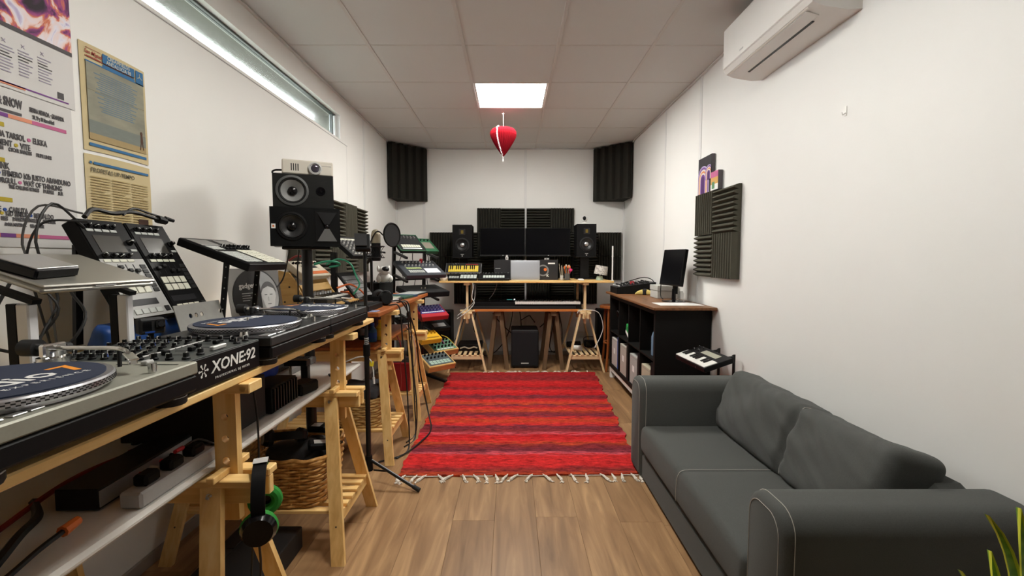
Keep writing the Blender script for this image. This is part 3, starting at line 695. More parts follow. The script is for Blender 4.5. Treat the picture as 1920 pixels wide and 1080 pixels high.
def device(name, label, cat, M, w, d, h, body, items=(), panel=None, group=None, joined=False, wedge=0, bev=.003, cheeks=None):
    """flat music machine: origin at the middle of its underside, x right, y back, z up; wedge raises the back"""
    t = thing(name, label, cat, group=group); setm(t, M)
    if wedge:
        vs = [(-w / 2, -d / 2, 0), (w / 2, -d / 2, 0), (w / 2, d / 2, 0), (-w / 2, d / 2, 0), (-w / 2, -d / 2, h), (w / 2, -d / 2, h), (w / 2, d / 2, h + wedge), (-w / 2, d / 2, h + wedge)]
        MB().add(vs, [(3, 2, 1, 0), (4, 5, 6, 7), (0, 1, 5, 4), (1, 2, 6, 5), (2, 3, 7, 6), (3, 0, 4, 7)]).build('body', body, t, angle=20)
    else: bx('body', (-w / 2, -d / 2, 0), (w / 2, d / 2, h), body, t, bev)
    top = t
    tilt = math.atan2(wedge, d)
    pn = bx('panel', (-w / 2 + .004, -d / 2 / math.cos(tilt) + .004, 0), (w / 2 - .004, d / 2 / math.cos(tilt) - .004, .0015), panel or body, t, .0005)
    pn.location = (0, 0, h + wedge / 2 + .0002); pn.rotation_euler = (tilt, 0, 0)
    if cheeks:
        for s in (-1, 1): bx('side_cheek', (s * w / 2 - .008, -d / 2 - .004, 0), (s * w / 2 + .008, d / 2 + .004, h + wedge + .006), cheeks, t, .003)
    controls(pn, .0015, items, joined); return t
def place(x, y, z, rz=0, rx=0): return Matrix.Translation((x, y, z)) @ Matrix.Rotation(R(rz), 4, 'Z') @ Matrix.Rotation(R(rx), 4, 'X')

# ------------------------------------------------------------------ turntables
TZ = TT + .020; GS[0] = .92  # gear shrunk about the camera position, its locations baked in below
plinth_s = mat('silver_plinth', srgb(150, 150, 138), .42, metal=.25, noise=.06, nscale=200); plinth_k = mat('black_plinth', (.03, .031, .032), .4, noise=.1, nscale=200)
navy = mat('navy_slipmat', (.018, .026, .055), .9, noise=.25, nscale=300); platter_m = mat('platter_aluminium', (.52, .52, .55), .3, metal=.9); orange_p = mat('orange_print', (.85, .30, .02), .7); white_p = mat('white_print', (.78, .78, .76), .7)
def turntable(label, loc, top_m, spin, arm_rot=0):
    t = thing('turntable', label, 'turntable', loc, R(90), 'three direct-drive turntables')
    W, D = .445, .35
    bx('plinth_base', (-W / 2, -D / 2, .020), (W / 2, D / 2, .060), black_plastic, t, .006); bx('plinth_top', (-W / 2 - .001, -D / 2 - .001, .060), (W / 2 + .001, D / 2 + .001, .088), top_m, t, .003)
    for sx in (-1, 1):
        for sy in (-1, 1): f = MB().lathe([(.029, 0), (.031, .004), (.031, .016), (.024, .020), (.024, .024)], (sx * .185, sy * .138, 0), 18).build('foot', rubber, t); MB().torus((sx * .185, sy * .138, .0165), .0302, .0012, n=20, m=5).build('ring', light_grey, f)
    c = (-.048, -.005)
    MB().lathe([(.150, .088), (.1535, .089), (.1535, .094), (.163, .095), (.166, .099), (.166, .109), (.163, .112), (0, .112)], (*c, 0), 64).build('platter', platter_m, t)
    dots = MB()
    for row in range(3):
        for i in range(96):
            a = 2 * math.pi * (i + .5 * (row % 2)) / 96; p = Vector((c[0] + .1655 * math.cos(a), c[1] + .1655 * math.sin(a), .1003 + row * .0035)); dots.boxc(p, (.0022, .0055, .0022), (0, 0, a))
    stuffpart(dots.build('strobe_dots', dark_grey, t, angle=0))
    sm_ = MB().lathe([(.1525, .112), (.1525, .1145), (.005, .1145)], (*c, 0), 64).build('slipmat', navy, t)
    Mt = Matrix.Translation((*c, .1147)) @ Matrix.Rotation(R(spin), 4, 'Z')
    text('studio', .086, white_p, sm_, Mt @ Matrix.Translation((-.030, -.042, 0)), ext=.0002, bold=.0012, sx=.88); text('7', .086, orange_p, sm_, Mt @ Matrix.Translation((.100, -.042, 0)), ext=.0002, bold=.0015, sx=.92)
    text('E X P E R I E N C E', .017, white_p, sm_, Mt @ Matrix.Translation((.02, -.092, 0)), ext=.0002)
    MB().lathe([(.004, .1145), (.004, .122), (.0025, .126), (0, .1265)], (*c, 0), 12).build('spindle', chrome, t)
    # tonearm
    ax, ay = .158, .088
    tb = MB().lathe([(.043, .088), (.043, .093), (.036, .094), (.036, .099), (.027, .101), (.027, .113), (.016, .115), (.016, .126), (0, .126)], (ax, ay, 0), 28).build('tonearm_base', chrome if top_m is plinth_s else dark_grey, t)
    MB().boxc((ax, ay, .128), (.05, .014, .028), (0, 0, 0), .003).build('gimbal', chrome if top_m is plinth_s else dark_grey, tb)
    MB().cyl((ax, ay - .015, .132), (ax, ay + .03, .132), .009, n=14).build('bearing_housing', chrome, tb)
    MB().cyl((ax, ay + .03, .132), (ax, ay + .062, .132), .018, n=20).build('counterweight', dark_grey, tb)
    MB().cyl((ax + .026, ay + .002, .128), (ax + .038, ay + .002, .128), .010, n=14).build('antiskate_dial', dark_grey, tb)
    pts = [(ax, ay - .01, .132), (ax, ay - .07, .132), (ax + .002, ay - .13, .131), (ax - .012, ay - .165, .129), (ax - .030, ay - .185, .127)]
    MB().tube(pts, .0045, 10, 5).build('tonearm', chrome, t)
    hs = MB().beam((ax - .028, ay - .183, .126), (ax - .052, ay - .216, .118), .018, .004, (0, 0, 1), .001); hs.boxc((ax - .047, ay - .208, .113), (.014, .018, .012), (0, 0, R(-36)), .002); hs.build('headshell', dark_grey if top_m is plinth_k else chrome, t)
    MB().tube([(ax - .03, ay - .2, .122), (ax - .015, ay - .205, .128), (ax - .008, ay - .212, .131)], .0012, 5).build('finger_lift', chrome, t)
    MB().cyl((ax + .013, ay - .13, .088), (ax + .013, ay - .13, .128), .004, n=8).build('arm_rest', dark_grey, t)
    bx('pitch_slot', (.186, -.155, .088), (.192, -.02, .0888), black_gloss, t, 0); bx('pitch_fader', (.178, -.095, .089), (.200, -.080, .098), light_grey, t, .002)
    bx('start_button', (-.208, -.160, .088), (-.160, -.128, .0915), alu, t, .002); MB().cyl((-.197, -.08, .088), (-.197, -.08, .102), .014, .012, 18).build('power_dial', chrome, t)
    MB().cyl((.118, -.155, .088), (.118, -.155, .108), .008, n=14).build('target_light', chrome, t); bx('speed_button', (-.15, -.160, .088), (-.128, -.146, .091), alu, t, .001); bx('speed_button', (-.124, -.160, .088), (-.102, -.146, .091), alu, t, .001)
    return t
TXC = -.662 - .161
turntable('silver turntable at the near end of the pine table', (TXC, .742, TZ), plinth_s, -4)
turntable('black turntable with navy slipmat beside the black mixer', (TXC, 1.446, TZ), plinth_k, 172)
turntable('black turntable at the far end of the pine table by the speaker pole', (TXC, 1.863, TZ), plinth_k, 80)

# ------------------------------------------------------------------ DJ mixer
mx_ = thing('dj_mixer', 'black DJ mixer packed with knobs between the turntables', 'mixer', (-.853, 1.092, TZ), R(90))
panel_m = mat('mixer_panel', (.040, .047, .045), .4, noise=.06, nscale=80)
bx('body', (-.150, -.179, .004), (.150, .179, .083), black_plastic, mx_, .003)
pn = bx('panel', (-.149, -.178, 0), (.149, .178, .0015), panel_m, mx_, .0005, loc=(0, 0, .083))
random.seed(11)
its = []
for c in range(6):
    x = -.121 + c * .0485
    its += [('knobs', x, -.02, x, .155, 1, 7, .0068 if c in (0, 5) else .0062, black_plastic)]
    if 0 < c < 5: its += [('faders', x - .017, -.125, x + .017, -.055, 1, 1, black_plastic)]
    else: its += [('knobs', x - .006, -.12, x - .006, -.05, 1, 3, .0075, black_plastic)]
for r, y in enumerate((.135, .108, .081, .055, .03)):
    its += [('knobs', -.097, y, .098, y, 5, 1, .0042, [dark_grey, black_plastic, dark_grey, blue_m, dark_grey][r])]
its += [('buttons', -.13, -.043, .13, -.033, 12, 1, light_grey), ('faders', -.05, -.165, .05, -.14, 1, 1, silver_m), ('knobs', -.12, -.155, -.07, -.155, 2, 1, .008, dark_grey), ('knobs', .08, -.155, .12, -.155, 2, 1, .008, dark_grey)]
controls(pn, .0015, its)
Mf = frame((0.028, -.1795, .050), (1, 0, 0), (0, 0, 1))
text('XONE:92', .043, white_p, mx_, Mf, bold=.0006, sx=1.12, shear=.15)
text('P R O F E S S I O N A L   D J   M I X E R', .0085, white_p, mx_, frame((.02, -.1795, .022), (1, 0, 0), (0, 0, 1)), sx=1.05)
lg = MB()
for i in range(6):
    a = R(60 * i); lg.boxc((-.098 + .009 * math.cos(a), -.1797, .050 + .009 * math.sin(a)), (.0095, .0006, .0028), (0, -a, 0)); lg.cyl((-.098 + .015 * math.cos(a), -.1795, .050 + .015 * math.sin(a)), (-.098 + .015 * math.cos(a), -.180, .050 + .015 * math.sin(a)), .0032, n=8)
lg.build('logo', white_p, mx_)
for sx in (-1, 1):
    for sy in (-1, 1): MB().cyl((sx * .12, sy * .14, 0), (sx * .12, sy * .14, .005), .012, n=10).build('foot', rubber, mx_)

# ------------------------------------------------------------------ deck controllers standing behind the mixer
def deck(label, y0, skin, mid, loc):
    M = frame((-1.118, y0, 1.0206), (0, 1, 0), (-.175, 0, .325))
    t = thing('deck_controller', label, 'controller', group='two upright deck controllers'); setm(t, M)
    w, h = .178, .372
    bx('body', (-w / 2, 0, -.05), (w / 2, h, 0), black_plastic, t, .004)
    bx('lower_panel', (-w / 2 + .002, .003, 0), (w / 2 - .002, .222, .0015), skin, t, .0005); bx('upper_panel', (-w / 2 + .002, .224, 0), (w / 2 - .002, h - .003, .0015), black_plastic, t, .0005)
    sc = bx('screen_glass', (-.062, .246, .0015), (.040, .310, .003), mat('grey_screen', (.055, .053, .048), .2), t, .0005)
    z = .0015
    controls(t, z, [('knobs', -.06, .343, .03, .343, 4, 1, .0075, black_plastic), ('buttons', -.075, .322, .042, .334, 4, 1, pad_grey), ('knobs', .066, .285, .066, .285, 1, 1, .010, black_plastic), ('buttons', .052, .25, .082, .26, 1, 1, pad_grey),
                    ('knobs', -.062, .232, .028, .232, 4, 1, .008, black_plastic), ('buttons', -.078, .208, .044, .220, 4, 1, pad_white), ('faders', -.078, .155, .044, .203, 4, 1, dark_grey), ('pads', -.078, .088, .044, .148, 4, 2, pad_white),
                    ('buttons', .052, .09, .080, .20, 1, 6, dark_grey), ('screen', -.078, .045, .044, .068, screen_m), ('buttons', -.075, .012, .044, .034, 4, 1, pad_grey if skin is not black_plastic else pad_white), ('buttons', .055, .012, .08, .036, 1, 1, dark_grey)])
    for s in (-1, 1):
        lg = MB().beam((s * .07, .30, -.05), (s * .075, .02, -.215), .012, .025, (1, 0, 0)); lg.build('rear_leg', black_metal, t)
    return t
silver_skin = mat('silver_skin', (.36, .36, .35), .5, spec=.3, noise=.04, nscale=200)
deck('upright deck controller with silver lower panel and grey screen', 1.421, silver_skin, 0, 0)
deck('upright deck controller with black lower panel beside the pad sampler', 1.596, black_plastic, 0, 0)
# perforated grey plate below them, blue bag behind, action camera
pp = thing('perforated_plate', 'grey metal plate with round holes leaning below the deck controllers', 'metal plate'); setm(pp, frame((-1.058, 1.5778, TZ + .0018), (0, 1, 0), (-.25, 0, .97)))
pm_ = MB(); xs = [-.125, -.1, -.07, -.04, -.01, .02, .05, .08, .105, .125]; zs = [0, .055, .095, .135, .16]
holes = {(2, 1), (3, 1), (4, 1), (2, 2), (3, 2), (4, 2), (8, 1), (8, 2)}
for i in range(len(xs) - 1):
    for j in range(len(zs) - 1):
        if (i, j) in holes: pm_.plate_hole(xs[i], xs[i + 1], zs[j], zs[j + 1], -.0015, .0015, ((xs[i] + xs[i + 1]) / 2, (zs[j] + zs[j + 1]) / 2), .009, 12)
        else: pm_.box((xs[i], -.0015, zs[j]), (xs[i + 1], .0015, zs[j + 1]))
pm_.v = [(x, z, -y) for x, y, z in pm_.v]
pm_.build('plate', mat('galvanised_plate', (.36, .36, .34), .45, metal=.4, noise=.15, nscale=30), pp, angle=0)
soft((-1.235, 1.30, TZ + .006), (-1.155, 1.68, TZ + .105), .03, (4, 12, 5), lambda p: p + Vector((.02, .01, .01)) * mnoise.noise(p * 14)).build('blue_bag', mat('blue_nylon', (.006, .05, .22), .5, noise=.2, nscale=20), None, angle=60)
tag(bpy.data.objects['blue_bag'], 'bright blue nylon bag behind the action camera', 'bag')
gp = thing('action_camera', 'small black action camera behind the mixer knobs', 'camera', (-1.0442, 1.3064, TZ), R(62))
bx('body', (-.036, -.016, .088), (.036, .016, .138), dark_grey, gp, .006); MB().box((.006, -.024, .104), (.032, -.015, .132), .004).build('lens_housing', black_gloss, gp); MB().cyl((.019, -.025, .118), (.019, -.0235, .118), .009, n=14).build('lens', screen_m, gp)
bx('front_screen', (-.028, -.0168, .100), (-.004, -.0158, .128), black_gloss, gp, 0); bx('logo_strip', (-.022, -.0172, .092), (.004, -.0162, .097), blue_m, gp, 0)
MB().cyl((0, 0, 0), (0, 0, .03), .04, .03, 14).build('clamp_base', black_plastic, gp); MB().cyl((0, 0, .03), (0, 0, .09), .008, n=10).build('clamp_neck', black_plastic, gp)

# ------------------------------------------------------------------ laptop on its stand, drive on top
ls = thing('laptop_stand', 'white and black laptop stand behind the silver turntable', 'laptop stand', (-1.104, 1.0948, TZ))
lwh = mat('stand_white', (.7, .7, .71), .35)
for s in (-1, 1):
    y = s * .135
    pst = bx('upright', (.055, y - .012, 0), (.085, y + .012, .218), lwh, ls, .003); bx('black_edge', (.030, y - .010, .002), (.055, y + .010, .218), black_plastic, pst, .002)
    MB().beam((.095, y, .222), (-.12, y, .297), .022, .012).build('tray_arm', black_plastic, ls)
    bx('foot', (-.1, y - .012, 0), (.055, y + .012, .012), black_plastic, ls, .002)
lp = thing('laptop', 'closed silver laptop lying tilted on a stand with a black drive on it', 'laptop'); setm(lp, Matrix.Translation((-1.0838, 1.0948, 1.1604)) @ Matrix.Rotation(R(18.5), 4, 'Y'))
lm = mat('laptop_aluminium', (.40, .39, .35), .35, metal=.75)
bx('base', (-.118, -.162, 0), (.118, .162, .014), lm, lp, .005); bx('lid', (-.118, -.162, .0148), (.118, .162, .0215), lm, lp, .003); bx('lid_notch', (.115, -.03, .012), (.1185, .03, .0145), light_grey, lp, 0)
for k in range(5): bx('port', (-.095 + k * .022, -.1628, .005), (-.095 + k * .022 + (.016 if k != 4 else .006), -.1615, .010), black_gloss, lp, 0)
for sx in (-1, 1):
    for sy in (-1, 1): MB().cyl((sx * .1, sy * .14, -.004), (sx * .1, sy * .14, .001), .009, n=10).build('foot', rubber, lp)
dr = thing('hard_drive', 'glossy black external drive on the silver laptop lid', 'hard drive'); setm(dr, lp.matrix_world @ Matrix.Translation((.02, -.085, .0217)) @ Matrix.Rotation(R(8), 4, 'Z'))
bx('case', (-.055, -.075, 0), (.055, .06, .026), black_gloss, dr, .004); bx('top_trim', (-.052, -.072, .026), (.052, .057, .029), alu, dr, .001); bx('front_trim', (.055, -.07, .003), (.0565, .055, .023), black_plastic, dr, 0)

# ------------------------------------------------------------------ pad sampler raised on a perforated stand
ps = device('pad_sampler', 'black pad sampler tilted on a stand, with a row of knobs and cream pads', 'sampler', frame((-1.0948, 1.8032, 1.2028), (0, 1, 0), (-.285, 0, .108)), .30, .30, .032, black_plastic,
            [('screen', -.14, .06, -.02, .13, mat('grey_screen', (.05, .05, .05), .2)), ('screen', .02, .06, .14, .13, MATS['grey_screen']), ('knobs', -.05, .035, .13, .035, 8, 1, .0085, black_plastic), ('buttons', -.14, .01, -.06, .05, 4, 2, pad_grey),
             ('buttons', -.14, -.13, -.02, -.01, 4, 5, pad_grey), ('pads', 0, -.14, .142, .01, 4, 4, pad_white)], black_plastic)
for s in (-1, 1):
    MB().beam((s * .115, -.04, -.001), (s * .115, -.115, -.305), .022, .006, (1, 0, 0)).build('stand_leg', black_metal, ps)
st = MB()
for s in (-1, 1):
    for k in range(7): st.cyl((s * .115 - .0036, -.045 - k * .0105, -.02 - k * .042), (s * .115 + .0036, -.045 - k * .0105, -.02 - k * .042), .003, n=6)
stuffpart(st.build('stand_rivets', light_grey, ps))

# picture record in a clear sleeve
ab = thing('picture_record', 'black picture record with a grey portrait in a clear sleeve behind the turntables', 'record'); setm(ab, frame((-1.0994, 1.9872, TZ + .0037), (.28, .96, 0), (-.14, .04, .98)))
bx('sleeve', (-.152, 0, -.003), (.152, .278, -.0005), mat('clear_sleeve', (.06, .06, .065), .2, alpha=.5), ab, 0)
disc = mat('picture_vinyl', (.02, .02, .022), .25)
c0 = (0, .140)
MB().cyl((*c0, 0), (*c0, .003), .135, n=56).build('disc', disc, ab)
gm = mat('portrait_grey', (.33, .34, .35), .4, noise=.5, nscale=9); gl = mat('portrait_light', (.55, .56, .57), .4, noise=.25, nscale=14); gd = mat('portrait_dark', (.10, .10, .105), .4, noise=.3, nscale=20)
def half(r0, a0, a1, n=24): return [(c0[0] + r0 * math.cos(R(a0 + (a1 - a0) * i / n)), c0[1] + r0 * math.sin(R(a0 + (a1 - a0) * i / n))) for i in range(n + 1)]
MB().prism(half(.128, -80, 80), .0032, .0036).build('print', gm, ab, angle=0)
face = [(c0[0] + .068 + .043 * math.cos(t) * (1 if math.sin(t) > -.2 else .86), c0[1] - .005 + .068 * math.sin(t)) for t in (2 * math.pi * i / 24 for i in range(24))]
MB().prism(face, .0036, .0039).build('print', gl, ab, angle=0)
hair = [(c0[0] + .068 + .047 * math.cos(t), c0[1] + .012 + .058 * math.sin(t)) for t in (math.pi * i / 14 for i in range(15))] + [(c0[0] + .036, c0[1] + .035), (c0[0] + .068, c0[1] + .047), (c0[0] + .1, c0[1] + .035)]
MB().prism(hair, .0039, .0041).build('print', gd, ab, angle=0)
for dx in (-.016, .016): MB().boxc((c0[0] + .066 + dx, c0[1] + .006, .0041), (.016, .0045, .0004)).build('print', gd, ab, angle=0)
MB().boxc((c0[0] + .066, c0[1] - .040, .0041), (.022, .004, .0004)).build('print', gd, ab, angle=0); MB().boxc((c0[0] + .063, c0[1] - .016, .0041), (.006, .022, .0004)).build('print', gm, ab, angle=0)
text('gadgets', .034, white_p, ab, Matrix.Translation((-.045, .195, .0033)), ext=.0002, bold=.0006)
for k, wd in enumerate((.06, .045, .052, .04)): bx('text_line', (-.085, .158 - k * .011, .0031), (-.085 + wd, .161 - k * .011, .0034), light_grey, ab, 0)

# ------------------------------------------------------------------ the two speakers and projector on the pole
SPX, SPY, SPR = -1.0626, 2.369, R(24)
GS[0] = 1.0
ss = thing('speaker_stand', 'black round speaker pole behind the far turntable', 'speaker stand', (SPX, SPY, 0), SPR)
MB().lathe([(.13, 0), (.13, .012), (.03, .02), (.026, .024), (.026, 1.249)], n=24).build('pole', black_metal, ss); bx('top_plate', (-.11, -.10, 1.249), (.11, .10, 1.262), black_metal, ss, .002)
def cone_woofer(par, c, r, ring_m, cone_m, cap_m):
    Mx = Matrix.Translation(c) @ Matrix.Rotation(R(90), 4, 'X')
    w = MB().lathe([(r, -.002), (r * 1.0, .005), (r * .86, .007), (r * .84, .002)], n=36, M=Mx, caps=False).build('woofer_ring', ring_m, par)
    MB().lathe([(r * .84, .002), (r * .80, .006), (r * .74, .003), (r * .70, -.002)], n=36, M=Mx, caps=False).build('surround', rubber, w); MB().lathe([(r * .71, -.001), (r * .30, -.016 * r / .06)], n=36, M=Mx, caps=False).build('cone', cone_m, w)
    MB().lathe([(r * .30, -.016 * r / .06), (r * .27, -.007), (r * .15, -.001), (0, .001)], n=24, M=Mx, caps=False).build('dust_cap', cap_m, w)
    MB().lathe([(r * .71, -.022), (0, -.022)], n=24, M=Mx, caps=False).build('recess', black_plastic, w)
    return w
def cabinet(par, w, d, h, cuts, m, z0=0, bev=.004):
    """box with a front (y = -d/2) that has round openings"""
    bx('cabinet', (-w / 2, -d / 2 + .03, z0), (w / 2, d / 2, z0 + h), m, par, bev)
    f = MB(); xs = sorted({-w / 2, w / 2, *[c[0] - c[2] for c in cuts], *[c[0] + c[2] for c in cuts]})
    zs0, zs1 = z0, z0 + h
    for a, b in zip(xs, xs[1:]):
        hit = [c for c in cuts if abs((a + b) / 2 - c[0]) < c[2]]
        if hit:
            c = hit[0]; f.plate_hole(a, b, c[1] - c[2], c[1] + c[2], -d / 2, -d / 2 + .03, (c[0], c[1]), c[2] * .985, 36)
            f.box((a, -d / 2, zs0), (b, -d / 2 + .03, c[1] - c[2])); f.box((a, -d / 2, c[1] + c[2]), (b, -d / 2 + .03, zs1))
        else: f.box((a, -d / 2, zs0), (b, -d / 2 + .03, zs1))
    return f.build('baffle', m, par, angle=25)
GS[0] = .92
s1 = thing('speaker', 'black horn studio speaker lying on its side, under the grey-coned one', 'speaker', (SPX, SPY, 1.2630), SPR, 'speakers stacked on the pole')
satin = mat('satin_black', (.007, .0075, .008), .3, spec=.35); 
cabinet(s1, .345, .25, .208, [(-.068, .108, .078)], satin, bev=.012)
cone_woofer(s1, (-.068, -.125, .108), .076, black_plastic, mat('black_cone', (.02, .02, .021), .35), black_gloss)
hr = MB(); vs = []
for (sx_, sz_, yy) in ((.055, .078, -.1268), (.050, .070, -.122), (.020, .022, -.1255 + .02)): vs += [(.105 + a * sx_, yy, .108 + b * sz_) for a, b in ((-1, -1), (1, -1), (1, 1), (-1, 1))]
bx('horn_frame', (.045, -.1275, .022), (.165, -.1245, .194), black_plastic, s1, .001)
hf = MB(); hf.add([(.105 + a * .052, -.128, .108 + b * .076) for a, b in ((-1, -1), (1, -1), (1, 1), (-1, 1))] + [(.105 + a * .014, -.1276, .108 + b * .014) for a, b in ((-1, -1), (1, -1), (1, 1), (-1, 1))], [(0, 1, 5, 4), (1, 2, 6, 5), (2, 3, 7, 6), (3, 0, 4, 7)])
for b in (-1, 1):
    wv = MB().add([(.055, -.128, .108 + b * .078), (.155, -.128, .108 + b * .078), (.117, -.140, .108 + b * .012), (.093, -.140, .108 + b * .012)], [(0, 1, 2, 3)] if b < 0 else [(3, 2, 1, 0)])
    wv.build('waveguide', mat('horn_reflection_grey', (.16, .165, .17), .3) if b < 0 else black_plastic, s1, angle=0)  # lower flare coloured lighter to stand in for its reflection
MB().ball((.105, -.136, .108), (.012, .008, .012), 14, 8).build('tweeter', black_gloss, s1)
bx('brand_badge', (-.166, -.1262, .094), (-.146, -.1248, .118), white_mark, s1, 0); bx('badge_mark', (-.160, -.1268, .101), (-.152, -.1260, .111), orange_m, s1, 0)
s2 = thing('speaker', 'black wood-grain speaker with grey cone lying on its side below the projector', 'speaker', (SPX - .005, SPY + .005, 1.4553), R(22), 'speakers stacked on the pole')
bw = mat('black_ash', (.010, .0105, .010), .5, spec=.3, noise=.5, nscale=25, stretch=(1, 6, 12))
cabinet(s2, .300, .22, .178, [(-.055, .090, .083)], bw)
cone_woofer(s2, (-.055, -.110, .090), .081, mat('ring_grey', (.11, .115, .115), .4, metal=.3), mat('grey_cone', (.22, .225, .225), .45), black_gloss)
MB().lathe([(.024, 0), (.023, .003), (.012, .001), (.0, .004)], n=24, M=Matrix.Translation((.085, -.110, .092)) @ Matrix.Rotation(R(90), 4, 'X')).build('tweeter', black_gloss, s2)
pj = thing('projector', 'small cream video projector on top of the stacked speakers', 'projector', (SPX + .005, SPY + .02, 1.6195), R(27))
pjm = mat('projector_cream', (.66, .62, .54), .45)
bx('case', (-.128, -.09, .004), (.128, .09, .082), pjm, pj, .006); bx('lens_bay', (.01, -.094, .006), (.12, -.088, .066), pjm, pj, .003)
MB().lathe([(.034, 0), (.034, .012), (.027, .014), (.026, .006), (0, .010)], n=28, M=Matrix.Translation((.035, -.092, .040)) @ Matrix.Rotation(R(90), 4, 'X')).build('lens_ring', light_grey, pj)
MB().ball((.035, -.098, .040), (.022, .006, .022), 18, 8).build('lens', mat('lens_glass', (.10, .09, .12), .05, metal=.5), pj)
for k in range(4): bx('vent_slot', (-.085 + k * .011, -.0905, .022), (-.080 + k * .011, -.0895, .060), dark_grey, pj, 0)
bx('seam', (.07, -.0945, .055), (.118, -.0938, .057), grey_plastic, pj, 0)
MB().tube([(-.128, 0, .035), (-.16, -.01, .03), (-.175, -.02, .015), (-.15, -.06, -.02), (-.155, -.08, -.06)], .005, 6).build('power_cord', black_plastic, pj)
for sx in (-1, 1):
    for sy in (-1, 1): MB().cyl((sx * .1, sy * .07, 0), (sx * .1, sy * .07, .005), .01, n=8).build('foot', rubber, pj)
# ------------------------------------------------------------------ posters on the left wall (x along +Y, y up)
def onwall(x, y):
    Y = 850 * 1.42 / (958 - x); return Y, 1.2 + (486 - y) * Y / 850
def sheet(name, label, y0, y1, z0, z1, m, cat='poster', curl=.0):
    t = thing(name, label, cat); t.matrix_world = frame((LW + .002, y0, z0), (0, 1, 0), (0, 0, 1)); w, h = y1 - y0, z1 - z0
    nx, ny = 14, 18; vs = []; fs = []
    for j in range(ny + 1):
        for i in range(nx + 1):
            u, v = i / nx, j / ny; vs.append((u * w, v * h + curl * .012 * math.sin(u * 3.1), .0008 + curl * (.004 * abs(math.sin(v * 6.28)) * u + .006 * u ** 4 * (1 - v))))
    n = len(vs); vs += [(x, y, z - .0006) for x, y, z in vs]
    for j in range(ny):
        for i in range(nx): a = j * (nx + 1) + i; fs += [(a, a + 1, a + nx + 2, a + nx + 1), (a + n, a + n + nx + 1, a + n + nx + 2, a + n + 1)]
    MB().add(vs, fs).build('paper', m, t, angle=50); t['y0'] = y0; t['z0'] = z0
    return t
DOT = [0]
def wline(t, s, x, y, size, m, align='RIGHT', bold=.0008, sx=.60):
    Y, z = onwall(x, y); cur = Y
    for seg in s.split('•')[::-1]:
        seg = seg.strip()
        if seg:
            o = text(seg, size, m, t, Matrix.Translation((cur - t['y0'], z - t['z0'], .0022)), ext=.0003, align='RIGHT', bold=bold, sx=sx)
            cur -= max(v.co.x for v in o.data.vertices) - min(v.co.x for v in o.data.vertices)
        if size > .018 and '•' in s:
            DOT[0] += 1; c = Vector((cur - size * .45 - t['y0'], z - t['z0'], .001)); MB().cyl(c, c + Vector((0, 0, .0016)), size * .22, n=12).build('dot', [blue_m, pk, blue_m, ye][DOT[0] % 4], t)
        cur -= size * .9
def wbar(t, Y0, Y1, z0, z1, m, name='print', d=.0016): bx(name, (Y0 - t['y0'], z0 - t['z0'], d), (Y1 - t['y0'], z1 - t['z0'], d + .0004), m, t, 0)
paper_w = mat('poster_paper', (.62, .61, .60), .8, noise=.03, nscale=8); ink = mat('poster_ink', (.09, .085, .09), .8); ink_p = mat('mauve_ink', (.34, .31, .40), .8)
pk, og, pu, ye = mat('pink_ink', (.5, .12, .26), .7), mat('salmon_ink', (.68, .27, .16), .7), mat('purple_ink', (.17, .05, .24), .7), mat('mustard_ink', (.42, .32, .02), .7)
crowd = ramp_mat('concert_crowd_print', [(.30, (.02, .012, .02)), (.38, (.08, .02, .08)), (.44, (.30, .05, .20)), (.48, (.62, .18, .08)), (.52, (.78, .62, .60)), (.60, (.74, .72, .80)), (.70, (.22, .12, .42))], .6, (3, 2.2, 1), 3.2, 5, 1.6)
P1 = sheet('concert_poster', 'festival poster with a purple and orange concert crowd photograph at its top', .86, 1.512, 1.682, 2.36, paper_w)
wbar(P1, .86, 1.510, 1.857, 2.36, crowd, 'photograph'); wbar(P1, .86, 1.510, 1.850, 1.862, ink, 'photograph', .002)
random.seed(5)
for x in (2, 38, 72, 106): # columns of small print
    Y, z = onwall(x, 78 + x * .36); Y2 = Y + .040
    text('x', .022, ink_p, P1, Matrix.Translation((Y - .002 - P1['y0'], z + .004 - P1['z0'], .002)), ext=.0002)
    for k in range(9):
        wbar(P1, Y - .016, Y - .016 + random.uniform(.025, .042), z - .014 - k * .0085, z - .011 - k * .0085, ink if k in (2, 3) and x > 30 else ink_p, 'text_line')
wbar(P1, 1.455, 1.475, 1.702, 1.722, ink, 'print'); wbar(P1, 1.1, 1.49, 1.694, 1.698, pu); wbar(P1, 1.1, 1.36, 1.690, 1.697, og)
P2 = sheet('lineup_poster', 'white festival line-up poster with rows of names, yellow tags and coloured dots', .86, 1.497, 1.235, 1.679, paper_w)
wline(P2, 'SUN & SNOW', 62, 207, .034, ink, bold=.0012, sx=.46); wbar(P2, 1.1, 1.345, 1.612, 1.620, ink)
wline(P2, 'SIERRA NEVADA · GRANADA', 137, 232, .018, ink, sx=.44); wline(P2, '28, 29 y 30 Marzo/Abril', 119, 238, .015, ink, sx=.44)
def stripe(z, h):
    c = [pk, og, pu, og, pk]; 
    for k in range(7): wbar(P2, 1.10 + k * .052 + .012 * (k % 2), 1.10 + (k + 1) * .052 + .012 * ((k + 1) % 2), z, z + h, [og, pk, og, pu, og, pk, pk][k])
stripe(1.598, .011); stripe(1.262, .011)
for (x, y, w) in ((27, 240, .09), (24, 304, .09), (33, 377, .10)): Y, z = onwall(x, y); wbar(P2, Y - w, Y, z - .006, z + .006, ye)
